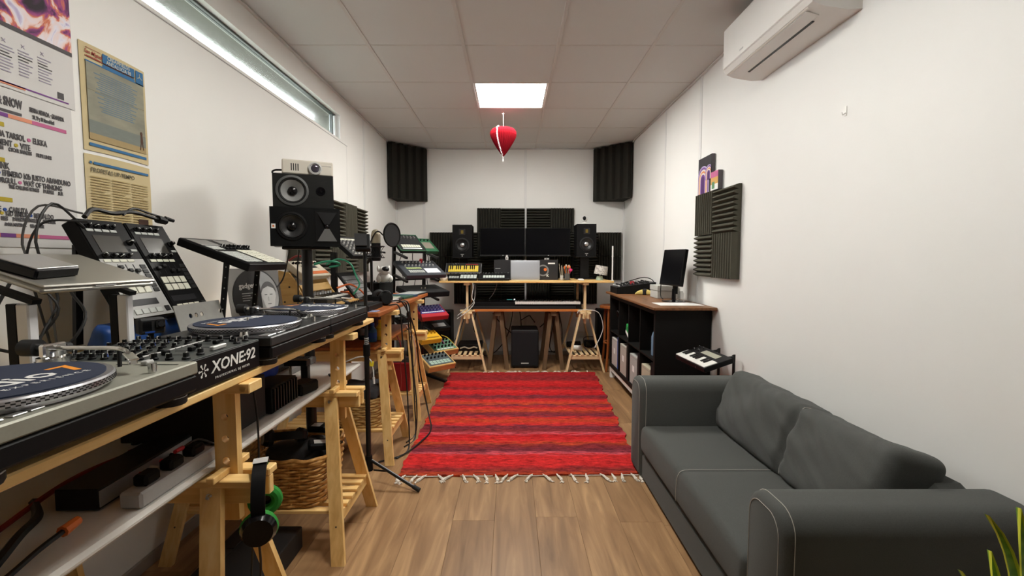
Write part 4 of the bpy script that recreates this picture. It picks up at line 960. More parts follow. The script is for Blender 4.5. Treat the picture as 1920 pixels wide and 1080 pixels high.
for (s, x, y, sz) in (('AZALEA', 19, 250, .027), ('OMIST b2b JENIA TARSOL  •  ELKKA', 103, 276, .023), ('•  THE ELEMENT  •  VITE', 72, 283, .023), ('JOHN GARMIN • OSCAR BARCOS • FILIPE LINKS', 110, 301, .014), ('ARZULINK', 31, 316, .025), ('AILES  •  CATO ANAYA  •  EFIMERO b2b JUSTO ABANDUNO', 142, 348, .022),
                    ('•  MARCUS WORGULL  •  WAY OF THINKING', 126, 357, .021), ('•  THE CALLING SONGS  •  DUBFILE  •  SUR', 127, 366, .014), ('LE COMTE  •  CARLITA', 60, 398, .021), ('SCOP  •  KID SIMIUS  •  REINALDO', 107, 409, .020), ('BEES  •  PAPERTIG SINGLES  •  SEMESKER', 110, 418, .014), ('ROD • ANNA MARTINEZ • BELAFONTE', 88, 426, .012)):
    wline(P2, s, x, y, sz, ink)
news = mat('newsprint_yellowed', srgb(198, 182, 142), .85, noise=.06, nscale=6); nblue = mat('newsprint_blue', srgb(54, 106, 150), .8, noise=.08, nscale=30); ngrey = ramp_mat('newsprint_beach', [(.3, srgb(128, 128, 116)), (.7, srgb(150, 148, 130))], .8, (2, 5, 1), 5, 4); nsea = mat('newsprint_sea', srgb(118, 124, 118), .8, noise=.12, nscale=30, stretch=(1, 6, 1)); nsand = mat('newsprint_sand', srgb(162, 142, 102), .8, noise=.1, nscale=30); npale = mat('newsprint_pale', srgb(196, 196, 180), .8); ntxt = mat('newsprint_bluish_text', srgb(100, 122, 138), .8); nred = mat('newsprint_red', srgb(150, 60, 54), .8)
N1 = sheet('newspaper_page', 'yellowed newspaper page with a beach photograph and a walking figure', 1.535, 1.802, 1.565, 1.920, news, 'newspaper', .25)
def nb_(x0, x1, y0, y1, m, name='print', d=.0036): bx(name, (x0, y0, d), (x1, y1, d + .0003), m, N1, 0)
nb_(.020, .256, .040, .295, ngrey, 'photograph'); nb_(.020, .256, .040, .105, nsea, 'photograph', .0038); nb_(.020, .256, .040, .062, nsand, 'photograph', .0040)
nb_(.085, .218, .312, .345, nblue, 'banner'); nb_(.224, .258, .296, .345, nblue, 'banner'); nb_(.085, .218, .300, .309, nblue, 'banner'); nb_(.018, .256, .2955, .300, nblue, 'banner'); nb_(.018, .256, .018, .028, nblue, 'banner'); nb_(.018, .218, .3115, .314, nred, 'rule')
Mn = lambda x, y, d=.0041: Matrix.Translation((x, y, d))
text('CREAMFIELDS', .019, npale, N1, Mn(.151, .3375), ext=.0002, bold=.0002, sx=.80); text('ANDALUCIA 98', .019, npale, N1, Mn(.151, .3205), ext=.0002, bold=.0002, sx=.78); text('San Miguel', .017, nred, N1, Mn(.050, .328), ext=.0002, bold=.0003, sx=.9, shear=.2); nb_(.024, .078, .341, .3425, nred, 'rule'); nb_(.024, .078, .3145, .316, nred, 'rule')
star = MB()
for k in range(3):
    a = R(90 + 120 * k); star.cyl((.241, .324, .0042), (.241 + .013 * math.cos(a), .324 + .013 * math.sin(a), .0042), .0016, .0012, 8)
star.build('emblem', npale, N1, angle=0)
for k in range(19):
    L = .13 + .05 * math.sin(k * 1.7) ** 2 - (.02 if k > 10 else 0); nb_(.138 - L / 2, .138 + L / 2, .272 - k * .0072, .2752 - k * .0072, ntxt, 'text_line', .0038)
fg = MB(); fg.ball((.236, .112, .0046), (.006, .008, .0012), 10, 6); fg.prism([(.231, .078), (.243, .078), (.2405, .108), (.2325, .108)], .0042, .0048); fg.beam((.2345, .080, .0045), (.228, .050, .0045), .004, .001); fg.beam((.2395, .080, .0045), (.243, .052, .0045), .004, .001); fg.build('figure', mat('newsprint_figure', srgb(84, 60, 48), .8), N1, angle=0)
bx('fold', (.02, .205, .0034), (.256, .2062, .0042), mat('newsprint_crease', srgb(120, 112, 84), .8), N1, 0)
N2 = sheet('newspaper_page', 'yellowed newspaper page of text columns pinned below the beach page', 1.533, 1.806, 1.232, 1.553, news, 'newspaper', .25)
def n2(x0, x1, y0, y1, m, name='print', d=.0045): bx(name, (x0, y0, d), (x1, y1, d + .0003), m, N2, 0)
n2(.03, .262, .290, .2985, nblue, 'banner'); n2(.015, .024, .290, .2985, nblue, 'banner')
text('PROFETAS UP-TEMPO', .020, mat('newsprint_ink', srgb(96, 90, 74), .8), N2, Mn(.018, .270, .0047), ext=.0002, align='LEFT', bold=.0004, sx=.92)
nl = mat('newsprint_text', srgb(176, 158, 112), .8)
for c in range(3):
    for k in range(24): n2(.016 + c * .083, .016 + c * .083 + .074 - .02 * (k % 7 == 5), .246 - k * .0092, .2495 - k * .0092, nl, 'text_line')
N2b = bx('photograph', (.205, .02, .0052), (.25, .12, .0055), mat('newsprint_photo', srgb(74, 52, 44), .8, noise=.5, nscale=30), N2, 0)

# ------------------------------------------------------------------ hanging paper heart
ht = thing('paper_heart', 'red honeycomb paper heart hanging on a thread below the ceiling light', 'decoration', (-.069, 4.19, 2.262))
prof = [(0, -.148), (.03, -.112), (.062, -.066), (.096, -.012), (.122, .038), (.131, .068), (.129, .093), (.114, .117), (.088, .129), (.058, .128), (.030, .117), (.012, .105), (0, .102)]
hv = []; hf_ = []; n = 72
for r, z in prof:
    for i in range(n): a = 2 * math.pi * i / n; q = r * (1 if i % 2 else .93) ; hv.append((q * math.cos(a), q * math.sin(a), z))
for k in range(len(prof) - 1):
    for i in range(n): hf_.append((k * n + i, k * n + (i + 1) % n, (k + 1) * n + (i + 1) % n, (k + 1) * n + i))
MB().add(hv, hf_).build('honeycomb', mat('red_tissue', (.115, .003, .006), .9, spec=.03, noise=.12, nscale=60), ht, angle=10)
MB().tube([(0, 0, .10), (0, 0, .284)], .0012, 4, 0).build('thread', white_paint, ht); MB().torus((0, 0, .272), .010, .0022, Matrix.Rotation(R(90), 4, 'X') @ Matrix.Translation((0, 0, 0)) if 0 else None, 14, 5).build('hook', white_paint, ht)
ch = MB()
for k in range(17):
    v = k / 16; z = .128 - v * .31; ia = [(r, zz) for r, zz in prof]; r = .0
    for (r0, z0), (r1, z1) in zip(prof, prof[1:]):
        if z0 <= z <= z1: r = r0 + (r1 - r0) * (z - z0) / (z1 - z0 + 1e-9)
    a = R(-112 - 6 * math.sin(v * 3)); ch.torus((0, 0, 0), .0070, .0011, Matrix.Translation(((r + .006) * math.cos(a) - .01 * (z > .1), (r + .006) * math.sin(a), z)) @ Matrix.Rotation(R(90 if k % 2 else 65), 4, 'X') @ Matrix.Diagonal((.8, 1.35, 1, 1)), 12, 5)
ch.build('paper_chain', mat('chain_white', (.75, .68, .66), .6), ht)

# ------------------------------------------------------------------ brown synthesizer desk
DZ = TT + .024; GS[0] = .92
px3 = ramp_mat('plywood', [(.3, srgb(188, 148, 84)), (.7, srgb(212, 174, 108))], .55, (3, 3, 12), 3, 4)
py = thing('plywood_stand', 'curved plywood synthesizer stand at the near corner of the brown desk', 'stand', (0, 0, DZ))
poly = [(-1.395, 0), (-1.07, 0), (-1.07, .04), (-1.17, .045), (-1.225, .07), (-1.265, .12), (-1.295, .185), (-1.33, .235), (-1.395, .25)]
for y in (2.72, 3.17): MB().prism(poly, 0, .016, Matrix(((1, 0, 0, 0), (0, 0, 1, y), (0, 1, 0, 0), (0, 0, 0, 1)))).build('side_panel', px3, py, angle=20)
bx('lower_shelf', (-1.38, 2.737, .030), (-1.075, 3.169, .042), px3, py); bx('front_lip', (-1.085, 2.737, .0), (-1.073, 3.169, .030), px3, py)
MB().beam((-1.27, 2.737, .135), (-1.27, 3.169, .135), .012, .05, (-.5, 0, .8)).build('upper_rail', px3, py); MB().beam((-1.37, 2.737, .235), (-1.37, 3.169, .235), .02, .012).build('upper_rail', px3, py)
for (x, z) in ((-1.36, .06), (-1.33, .15), (-1.1, .02)): MB().cyl((x, 2.718, z), (x, 2.7201, z), .006, n=8).build('bolt', dark_grey, py)
device('drum_machine', 'cream drum machine on the upper rails of the plywood stand', 'drum machine', frame((-1.219, 2.714, DZ + .2134), (0, 1, 0), (-.5, 0, .42)), .40, .15, .035, cream_m, [('knobs', -.17, .045, .17, .045, 10, 2, .007, dark_grey), ('buttons', -.18, -.06, .18, -.03, 16, 1, orange_m), ('screen', -.1, 0, .1, .025, screen_m)], joined=True)
device('mini_synthesizer', 'white keyed mini synthesizer on the lower plywood shelf', 'synthesizer', frame((-1.1224, 2.714, DZ + .0442), (0, 1, 0), (-1, 0, .12)), .40, .20, .035, dark_grey, [('keys', -.18, -.09, .18, -.01, 14), ('knobs', -.17, .03, .17, .08, 9, 2, .008, light_grey)], joined=True)
device('black_keyboard', 'flat black keyboard along the front of the brown desk', 'keyboard', place(-.8786, 2.6312, DZ, 90), .30, .20, .035, black_plastic, [('buttons', -.13, -.08, .13, .0, 8, 3, dark_grey), ('knobs', -.12, .05, .12, .05, 8, 1, .006, dark_grey)], joined=True)
kb = device('leaning_keyboard', 'dark keyboard with a silver edge leaning against the plywood stand', 'keyboard', frame((-1.065, 3.10, DZ + .1058), (.10, .98, 0), (-.62, 0, .78)), .30, .25, .014, black_plastic, [('buttons', -.13, -.11, .13, .09, 14, 5, grey_plastic)], dark_grey, joined=True)
bx('silver_edge', (.150, -.125, .001), (.153, .125, .013), alu, kb, 0)
device('orange_box', 'small orange effects pedal on the brown desk behind the leaning keyboard', 'effects pedal', place(-1.20, 3.37, DZ, 70), .08, .12, .05, orange_m, [('knobs', -.022, .03, .022, .03, 3, 1, .008, dark_grey), ('buttons', -.012, -.045, .012, -.02, 1, 1, alu)], wedge=.012)
for k, (x, y, m, lab) in enumerate(((-.865, 3.09, light_grey, 'pale grey pocket synthesizer on the desk, nearest the plywood stand'), (-.865, 3.205, dark_grey, 'dark pocket synthesizer with white buttons on the brown desk'))):
    device('pocket_synthesizer', lab, 'synthesizer', place(x, y, DZ, 80 + 8 * k), .11, .18, .022, m, [('buttons', -.045, -.08, .045, -.01, 4, 4, pad_white), ('knobs', -.03, .03, .03, .03, 3, 1, .007, dark_grey), ('screen', -.04, .045, .04, .08, screen_m)], group='pocket synthesizers on the brown desk', joined=True)
device('studio_mixer', 'black desktop mixer tilted on a raised stand above the brown desk', 'mixer', frame((-1.0718, 3.1464, 1.2662), (.35, .94, 0), (-.75, .28, .60)), .34, .24, .03, black_plastic, [('knobs', -.14, -.08, .14, .05, 8, 5, .0075, light_grey), ('buttons', -.14, .07, .14, .09, 8, 1, pad_white), ('faders', -.15, -.115, .15, -.085, 8, 1, white_mark)], dark_grey, joined=True)
ms_ = thing('mixer_stand', 'black metal stand carrying the tilted desktop mixer', 'stand', (-1.235, 3.17, DZ))
bx('base', (-.10, -.12, 0), (.10, .12, .012), black_metal, ms_); bx('column', (-.02, -.02, .012), (.02, .02, .37), black_metal, ms_); 
bxk = device('black_rack_box', 'black rack box carrying the white toy robot on the brown desk', 'rack unit', place(-1.058, 3.5512, DZ, 75), .22, .2, .12, black_plastic, [('knobs', -.07, 0, .07, 0, 4, 1, .008, dark_grey)], joined=True)
rb = thing('toy_robot', 'white toy robot dog with a dark domed visor on a black box', 'toy robot', (-.9752, 3.4776, DZ + .1141), R(35))
MB().ball((0, 0, .045), (.055, .05, .045), 18, 10).build('body', white_plastic, rb); hd = MB().ball((0, -.02, .098), (.046, .046, .038), 18, 10).build('head', white_plastic, rb); MB().ball((.0, -.036, .108), (.034, .036, .026), 16, 8).build('visor', black_gloss, hd)
for s in (-1, 1): MB().ball((s * .05, -.02, .03), (.02, .026, .03), 12, 8).build('leg', white_plastic, rb); MB().ball((s * .046, .0, .115), (.012, .012, .026), 10, 6).build('ear', white_plastic, hd)
bn = thing('binder', 'green and blue flat binder lying on the brown desk', 'binder', (-.855, 3.435, DZ), R(82))
bx('cover', (-.16, -.11, 0), (.06, .11, .018), mat('dark_green_cover', (.015, .07, .045), .5), bn); bx('spine_panel', (.06, -.11, 0), (.16, .11, .0175), mat('dark_blue_cover', (.015, .04, .09), .5), bn)
tb_ = thing('tablet', 'pale tablet in a dark case on the brown desk before the rack', 'tablet', (-.83, 3.765, DZ), R(84))
bx('case', (-.20, -.10, 0), (.20, .10, .012), dark_grey, tb_); bx('screen', (-.18, -.088, .012), (.18, .088, .0135), mat('pale_screen', (.40, .43, .42), .25), tb_, 0)
tag(bx('postcard', (-.79, 2.49, DZ + .0005), (-.745, 2.565, DZ + .002), mat('blue_card', (.25, .30, .50), .5, noise=.5, nscale=60), None, 0), 'small blue and white card on the front corner of the brown desk', 'card')

def headphones(t, band_m, cush_m, cup_m, Rb=.082, cup=.040):
    """band arcs over +z in the xz plane; cups hang at the sides"""
    def band(name, r, hw, th, a0, a1, m, par):
        n = 28; vs = []
        for i in range(n + 1):
            a = R(a0 + (a1 - a0) * i / n)
            for q, y in ((r - th / 2, -hw), (r + th / 2, -hw), (r + th / 2, hw), (r - th / 2, hw)): vs.append((q * math.cos(a), y, q * 1.12 * math.sin(a)))
        fs = [(i * 4 + k, i * 4 + (k + 1) % 4, i * 4 + 4 + (k + 1) % 4, i * 4 + 4 + k) for i in range(n) for k in range(4)] + [(3, 2, 1, 0), tuple(n * 4 + k for k in range(4))]
        return MB().add(vs, fs).build(name, m, par, angle=40)
    bd = band('headband', Rb, .016, .006, -14, 194, band_m, t); band('band_padding', Rb * .93, .0135, .008, 25, 155, cush_m, bd)
    for s in (-1, 1):
        c = Vector((s * Rb * .98, 0, -.045)); MB().cyl(c, c + Vector((s * .018, 0, 0)), cup, cup * .8, 22).build('ear_cup', cup_m, t)
        MB().torus((0, 0, 0), cup * .70, cup * .36, Matrix.Translation(c - Vector((s * .010, 0, 0))) @ Matrix.Rotation(R(90), 4, 'Y'), 24, 10).build('ear_cushion', cush_m, t)
        MB().beam((s * Rb * 1.0, 0, -.02), (s * Rb * 1.15, 0, -.06), .02, .006, (1, 0, 0)).build('yoke', cup_m, t)
hp = thing('headphones', 'black closed headphones lying on the brown desk edge', 'headphones'); setm(hp, frame((-.862, 2.885, DZ + .047), (.6, -.8, 0), (0, 0, 1)))
headphones(hp, black_plastic, dark_grey, black_gloss, .075, .050)
# ------------------------------------------------------------------ microphone stands
GS[0] = 1.0
m1 = thing('microphone_stand', 'black tripod microphone stand in the gap between the two tables', 'microphone stand', (-.762, 2.37, 0))
MB().cyl((0, 0, .07), (0, 0, .72), .013, n=14).build('lower_tube', black_metal, m1); MB().cyl((0, 0, .72), (0, 0, 1.25), .009, n=12).build('upper_tube', black_metal, m1)
MB().cyl((0, 0, .69), (0, 0, .75), .018, n=14).build('clutch', black_plastic, m1); cr_ = MB()
for k in range(4): cr_.torus((0, 0, .755 + k * .010), .0105, .0018, n=14, m=5)
cr_.build('clutch_rings', light_grey, m1)
MB().cyl((0, 0, .07), (0, 0, .15), .022, .018, 14).build('leg_hub', black_plastic, m1)
for (fx, fy) in ((.287, -.10), (-.10, -.12), (-.12, .22)):
    lg = MB().tube([(fx * .06, fy * .06, .125), (fx, fy, .010)], .0085, 10, 0).build('leg', black_metal, m1); d = Vector((fx, fy, -.115)).normalized(); e = Vector((fx, fy, .012)); MB().cyl(e - d * .035, e + d * .004, .0115, n=10).build('rubber_tip', rubber, lg)
    MB().tube([(fx * .1, fy * .1, .075), (fx * .42, fy * .42, .082)], .005, 6, 0).build('brace', black_metal, m1)
ph = MB().boxc((-.005, -.012, 1.285), (.075, .03, .105), (R(-38), 0, R(20)), .005); ph.build('tilted_holder', black_plastic, m1); MB().boxc((-.008, -.035, 1.30), (.06, .005, .08), (R(-38), 0, R(20))).build('clip_face', dark_grey, m1)
GS[0] = .92
m2 = thing('microphone_stand', 'black desk microphone stand with boom beside the synthesizer rack', 'microphone stand', (-1.04, 3.385, DZ))
MB().lathe([(.075, 0), (.075, .008), (.02, .018), (.011, .022), (.011, .33)], n=22).build('base_column', black_metal, m2); MB().tube([(0, 0, .315), (.09, -.20, .365), (.15, -.36, .34)], .008, 8).build('boom', black_metal, m2); MB().ball((0, 0, .325), .02, 12, 8).build('boom_joint', black_plastic, m2)
MB().cyl((-.05, .07, .29), (-.005, .0, .325), .012, n=12).build('counterweight', black_plastic, m2)
mc = thing('condenser_microphone', 'large condenser microphone with bronze grille in a black shock mount', 'microphone', (-.8878, 2.9946, 1.188)); mc.scale = (1.12,) * 3
MB().lathe([(.022, 0), (.027, .006), (.027, .105)], n=20).build('body', black_plastic, mc); MB().lathe([(.027, .105), (.027, .150), (.022, .172), (.012, .183), (0, .185)], n=20).build('grille', mat('bronze_grille', (.32, .28, .20), .4, metal=.7, bump=.6, bscale=1500), mc)
for z in (.02, .085): MB().torus((0, 0, z), .048, .0035, n=24, m=6).build('mount_ring', black_metal, mc)
sp2 = MB()
for k in range(6): a = R(60 * k); sp2.tube([(.048 * math.cos(a), .048 * math.sin(a), .085), (.028 * math.cos(a + .5), .028 * math.sin(a + .5), .052), (.048 * math.cos(a), .048 * math.sin(a), .02)], .0018, 4, 2)
sp2.build('elastic_band', black_plastic, mc); MB().tube([(.048, .0, .05), (.03, .08, .05), (-.015, .165, .055)], .006, 6).build('mount_arm', black_metal, mc)
pf = thing('pop_filter', 'round black pop filter on a gooseneck beside the bronze microphone', 'pop filter', (-.7912, 3.036, 1.362), (R(90), 0, R(62)))
MB().torus((0, 0, 0), .083, .006, n=32, m=8).build('hoop', black_plastic, pf); MB().cyl((0, 0, -.002), (0, 0, .002), .081, n=32).build('gauze', mat('nylon_gauze', (.02, .02, .021), .9), pf)
MB().tube([(-.085, -.01, 0), (-.12, .02, -.02), (-.13, -.02, -.06), (-.12, -.12, -.12), (-.07, -.20, -.20), (.0, -.24, -.26)], .005, 8).build('gooseneck', black_metal, pf)

GS[0] = 1.0
# ------------------------------------------------------------------ synthesizer rack past the brown desk
rk = thing('rack_stand', 'black multi-tier stand holding the angled synthesizers', 'stand', (-.985, 4.49, 0), R(42))
for s in (-1, 1):
    MB().beam((s * .17, .12, 0), (s * .17, .02, 1.40), .03, .03, (1, 0, 0), .003).build('upright', black_metal, rk); MB().beam((s * .17, -.34, .012), (s * .17, .22, .012), .035, .024, (0, 0, 1), .003).build('foot', black_metal, rk)
    for z in (.30, .50, .70, .86, 1.05, 1.27): MB().beam((s * .17, .11 - .07 * z, z), (s * .17, -.22, z - .06), .022, .02, (0, 0, 1)).build('tier_arm', black_metal, rk)
for z in (.2, .6, 1.0, 1.38): MB().beam((-.17, .12 - .07 * z, z), (.17, .12 - .07 * z, z), .02, .02).build('cross_bar', black_metal, rk)
RM = Matrix.Translation((-.985, 4.49, 0)) @ Matrix.Rotation(R(42), 4, 'Z')
def tier(name, label, cat, x, y, z, tilt, w, d, h, body, items, panel=None, **k):
    return device(name, label, cat, RM @ Matrix.Translation((x, y, z)) @ Matrix.Rotation(R(tilt), 4, 'X'), w, d, h, body, items, panel, None, True, **k)
gsk = mat('green_trim', (.02, .10, .045), .45)
a1 = tier('groove_box', 'green-edged black groove box on the top tier of the rack', 'synthesizer', -.11, -.13, 1.33, 36, .27, .26, .03, black_plastic, [('knobs', -.09, .07, .09, .09, 6, 2, .008, grey_plastic), ('screen', -.10, -.02, .02, .045, screen_m), ('buttons', -.1, -.075, .1, -.035, 8, 2, pad_white), ('screen', -.1, -.10, .1, -.085, mat('white_strip', (.75, .78, .75), .4))], dark_grey)
a2 = tier('groove_box', 'small green-edged groove box beside the larger one on the top tier', 'synthesizer', .115, -.10, 1.312, 34, .14, .22, .03, gsk, [('screen', -.05, -.06, .05, .05, mat('brown_panel', (.20, .17, .14), .5)), ('knobs', -.04, .08, .04, .08, 3, 1, .008, dark_grey)], gsk)
for o, w, d in ((a1, .27, .26), (a2, .14, .22)):
    f = MB()
    for s in (-1, 1): f.box((s * w / 2 - .004, -d / 2 - .003, .026), (s * w / 2 + .004, d / 2 + .003, .036), .001); f.box((-w / 2, s * d / 2 - .004, .026), (w / 2, s * d / 2 + .004, .036), .001)
    f.build('green_edge', gsk, o)
tier('analog_synthesizer', 'grey-blue synthesizer with a white label on the second tier', 'synthesizer', -.02, -.19, 1.085, 28, .43, .28, .04, mat('slate_plastic', (.045, .05, .06), .45), [('knobs', -.15, .03, .15, .09, 9, 2, .008, light_grey), ('buttons', -.16, -.03, .0, .0, 8, 1, mat('lime_button', (.40, .48, .20), .5)), ('buttons', -.16, -.1, -.0, -.05, 8, 2, pad_grey), ('screen', .02, -.105, .17, -.02, mat('white_label', (.66, .68, .74), .6)), ('knobs', .05, .10, .05, .10, 1, 1, .018, red_m)], MATS['slate_plastic'])
tier('closed_synthesizer', 'plain black synthesizer case on the third tier, level with the desk', 'synthesizer', .0, -.21, .87, 12, .43, .27, .05, black_plastic, [('knobs', -.02, 0, .02, 0, 2, 1, .006, cream_m)], dark_grey)
tier('bass_synthesizer', 'purple synthesizer with a red front edge and white markings on the rack', 'synthesizer', .06, -.24, .665, 30, .30, .19, .05, red_m, [('screen', -.135, -.045, .135, .085, mat('purple_panel', (.06, .05, .26), .5)), ('knobs', -.11, .0, .11, .06, 7, 3, .009, mat('lilac', (.30, .28, .55), .5)), ('buttons', -.12, -.035, .12, -.02, 12, 1, white_mark)], red_m)
tier('drum_module', 'small black module with a lit white strip under the purple synthesizer', 'synthesizer', -.15, -.13, .585, 20, .16, .17, .035, black_plastic, [('screen', -.06, -.07, .06, -.05, white_mark), ('knobs', -.05, .03, .05, .03, 4, 1, .008, grey_plastic)])
tier('black_module', 'black module with a grey window on the lower rack tier', 'synthesizer', .22, -.12, .525, 28, .20, .17, .035, black_plastic, [('screen', -.08, -.06, .06, .0, grey_plastic), ('buttons', -.08, .03, .08, .06, 6, 1, dark_grey)])
tier('yellow_synthesizer', 'bright yellow desktop synthesizer on the lower rack tier', 'synthesizer', .0, -.285, .435, 24, .22, .15, .05, yellow_m, [('knobs', -.08, .02, .08, .05, 5, 2, .008, mat('amber_knob', (.35, .18, .01), .5)), ('buttons', -.09, -.055, .09, -.035, 10, 1, MATS['amber_knob'])])
gpan = mat('green_panel', (.10, .22, .14), .5); 
tier('modular_box', 'wooden modular synthesizer box with grey-green panel, front of the pair', 'synthesizer', .02, -.40, .215, 24, .29, .21, .06, px3, [('screen', -.13, -.09, .13, .09, mat('slate_panel', (.06, .08, .085), .5)), ('knobs', -.1, .02, .1, .07, 6, 2, .010, black_plastic), ('buttons', -.11, -.075, .11, -.02, 6, 2, mat('mint_button', (.38, .52, .44), .5))])
tier('modular_box', 'wooden modular synthesizer box with bright green panel, rear of the pair', 'synthesizer', .19, -.21, .30, 24, .29, .21, .06, px3, [('screen', -.13, -.09, .13, .09, gpan), ('knobs', -.1, -.04, .1, .07, 6, 3, .011, black_plastic), ('buttons', -.1, -.08, .1, -.065, 5, 1, white_mark)])
# ------------------------------------------------------------------ back desk
BZ = .972
for k, (x, lab) in enumerate(((-.098, 'wide black monitor above the mini keyboard side of the back desk'), (.428, 'wide black monitor above the pencil cup side of the back desk'))):
    t = thing('monitor', lab, 'monitor', (x, 5.27, BZ), 0, 'twin monitors on the back desk')
    bx('housing', (-.262, .0, .262), (.262, .03, .588), black_plastic, t, .004); bx('screen', (-.253, -.0015, .282), (.253, .0, .580), mat('monitor_panel', (.004, .004, .005), .2, spec=.2), t, 0); bx('lower_bezel', (-.262, -.004, .262), (.262, .0, .280), dark_grey, t, .001)
    bx('power_mark', (.0, -.0055, .268), (.012, -.004, .275), white_mark, t, 0); bx('neck', (-.03, .03, .01), (.03, .05, .40), black_plastic, t); bx('foot', (-.12, -.06, 0), (.12, .11, .012), black_gloss, t, .004)
def monitor_speaker(label, x, zb):
    s = thing('stand_block', 'black desktop riser under the ' + ('speaker beside the mini keyboard' if x < 0 else 'speaker with the white camera'), 'speaker stand', (x, 5.25, BZ), 0, 'risers under the studio speakers')
    bx('foot', (-.11, -.12, 0), (.11, .13, .012), black_metal, s); bx('column', (-.05, .0, .012), (.05, .06, zb - .012), black_metal, s); bx('plate', (-.115, -.13, zb - .012), (.115, .14, zb), black_metal, s)
    t = thing('studio_speaker', label, 'speaker', (x, 5.25, BZ + zb), 0, 'studio speakers on the back desk')
    cabinet(t, .218, .26, .362, [(0, .135, .082)], black_plastic, bev=.004); cone_woofer(t, (0, -.13, .135), .080, dark_grey, mat('dark_cone', (.012, .012, .013), .4), alu)
    bx('tweeter_plate', (-.035, -.134, .245), (.035, -.129, .315), dark_grey, t, .002); bx('ribbon', (-.014, -.1355, .262), (.014, -.1335, .300), mat('gold_ribbon', (.22, .16, .03), .4, metal=.6), t, 0)
    bx('badge', (-.018, -.1312, .026), (.018, -.1298, .032), light_grey, t, 0); MB().cyl((0, -.129, .012), (0, -.1325, .012), .006, n=10).build('led', light_grey, t)
    return t
monitor_speaker('black studio speaker beside the mini keyboard on the back desk', -.548, .252)
monitor_speaker('black studio speaker with a small white camera on top', .852, .262)
sc2 = thing('security_camera', 'small white round security camera on top of the studio speaker', 'camera', (.842, 5.22, BZ + .6245))
MB().lathe([(.034, 0), (.034, .012), (.022, .024), (.014, .03)], n=20).build('base', white_plastic, sc2); hd = MB().ball((0, 0, .063), .036, 20, 12).build('head', white_plastic, sc2); MB().ball((-.004, -.012, .066), (.024, .030, .028), 16, 10).build('face', black_gloss, hd)
# boxes behind the laptop
b1 = thing('gear_box', 'black carton behind the silver laptop, next to the pad controller', 'box', (-.03, 5.03, BZ)); bx('carton', (-.155, -.08, 0), (.155, .08, .222), mat('black_card', (.018, .018, .02), .5), b1, .002)
bx('logo', (.035, -.0808, .172), (.10, -.0802, .184), white_mark, b1, 0); bx('logo', (-.14, -.0808, .125), (-.085, -.0802, .130), light_grey, b1, 0)
b2 = thing('gear_box', 'black carton with an orange disc picture beside the pencil cup', 'box', (.405, 5.03, BZ)); bx('carton', (-.108, -.08, 0), (.108, .08, .222), MATS['black_card'], b2, .002)
bx('logo', (.0, -.0808, .175), (.075, -.0802, .190), white_mark, b2, 0); MB().cyl((-.03, -.0802, .115), (-.03, -.0812, .115), .017, n=24).build('orange_disc', orange_m, b2); MB().torus((0, 0, 0), .055, .008, Matrix.Translation((-.055, -.0803, .105)) @ Matrix.Rotation(R(90), 4, 'X') @ Matrix.Diagonal((1, 1, .06, 1)), 32, 6).build('grey_ring', grey_plastic, b2)
text('K', .036, white_p, b2, frame((-.005, -.0805, .048), (1, 0, 0), (0, 0, 1)), name='lettering', bold=.001)
for (x, lab) in ((-.045, 'tiny white webcam on the black carton under the monitor'), (.392, 'small grey plug adapter on the orange-disc carton')):
    w_ = thing('webcam' if x < 0 else 'plug_adapter', lab, 'webcam' if x < 0 else 'adapter', (x, 5.0, BZ + .2222)); (MB().lathe([(.016, 0), (.018, .03), (.010, .034), (.012, .05), (0, .052)], n=14) if x < 0 else MB().box((-.025, -.015, 0), (.025, .015, .018), .003)).build('body', white_plastic if x < 0 else light_grey, w_); MB().cyl((0, -.016, .018 if x < 0 else .009), (0, -.019, .018 if x < 0 else .009), .006, n=8).build('lens' if x < 0 else 'socket', black_gloss, w_)
lt2 = thing('laptop', 'silver laptop standing open with its lid back turned to the room', 'laptop', (.155, 4.90, BZ)); la = mat('space_grey_aluminium', (.42, .44, .48), .38, metal=.7)
bx('base', (-.155, -.005, 0), (.155, .045, .012), alu, lt2, .004); lid = soft((-.158, -.004, .0), (.158, .004, .205), .0035, (8, 1, 8)); lo_ = lid.build('lid', la, lt2, (0, .0, .012), (R(-6), 0, 0))
mk = device('mini_keyboard', 'grey mini keyboard with bright yellow keys on the back desk', 'keyboard', frame((-.525, 5.05, BZ + .112), (1, 0, 0), (0, .72, .70)), .395, .155, .028, mat('case_grey', (.30, .30, .31), .4), [('keys', -.165, -.065, .165, .028, 15, mat('yellow_key', (.80, .60, .08), .4)), ('knobs', -.15, .05, -.06, .05, 4, 1, .006, dark_grey), ('buttons', .02, .045, .16, .058, 8, 1, red_m)], dark_grey)
for s in (-1, 1): MB().beam((s * .12, .0, -.001), (s * .12, -.10, -.098), .02, .01, (1, 0, 0)).build('prop_leg', black_metal, mk)
device('pad_controller', 'black pad controller under the yellow-keyed keyboard', 'controller', frame((-.512, 4.865, BZ + .027), (1, 0, 0), (0, .95, .31)), .31, .17, .02, black_plastic, [('pads', -.148, -.07, -.04, -.01, 4, 2, pad_grey), ('pads', -.03, -.075, .148, .035, 5, 2, mat('pale_pad', (.60, .66, .62), .5)), ('knobs', -.14, .055, .14, .055, 8, 1, .008, dark_grey)])
device('pad_controller', 'black pad controller with one row of white pads before the carton', 'controller', frame((-.182, 4.865, BZ + .029), (1, 0, 0), (0, .95, .33)), .335, .17, .022, black_plastic, [('pads', -.115, -.07, .115, .01, 8, 1, MATS['pale_pad']), ('knobs', -.15, .05, .15, .05, 10, 1, .007, dark_grey)])
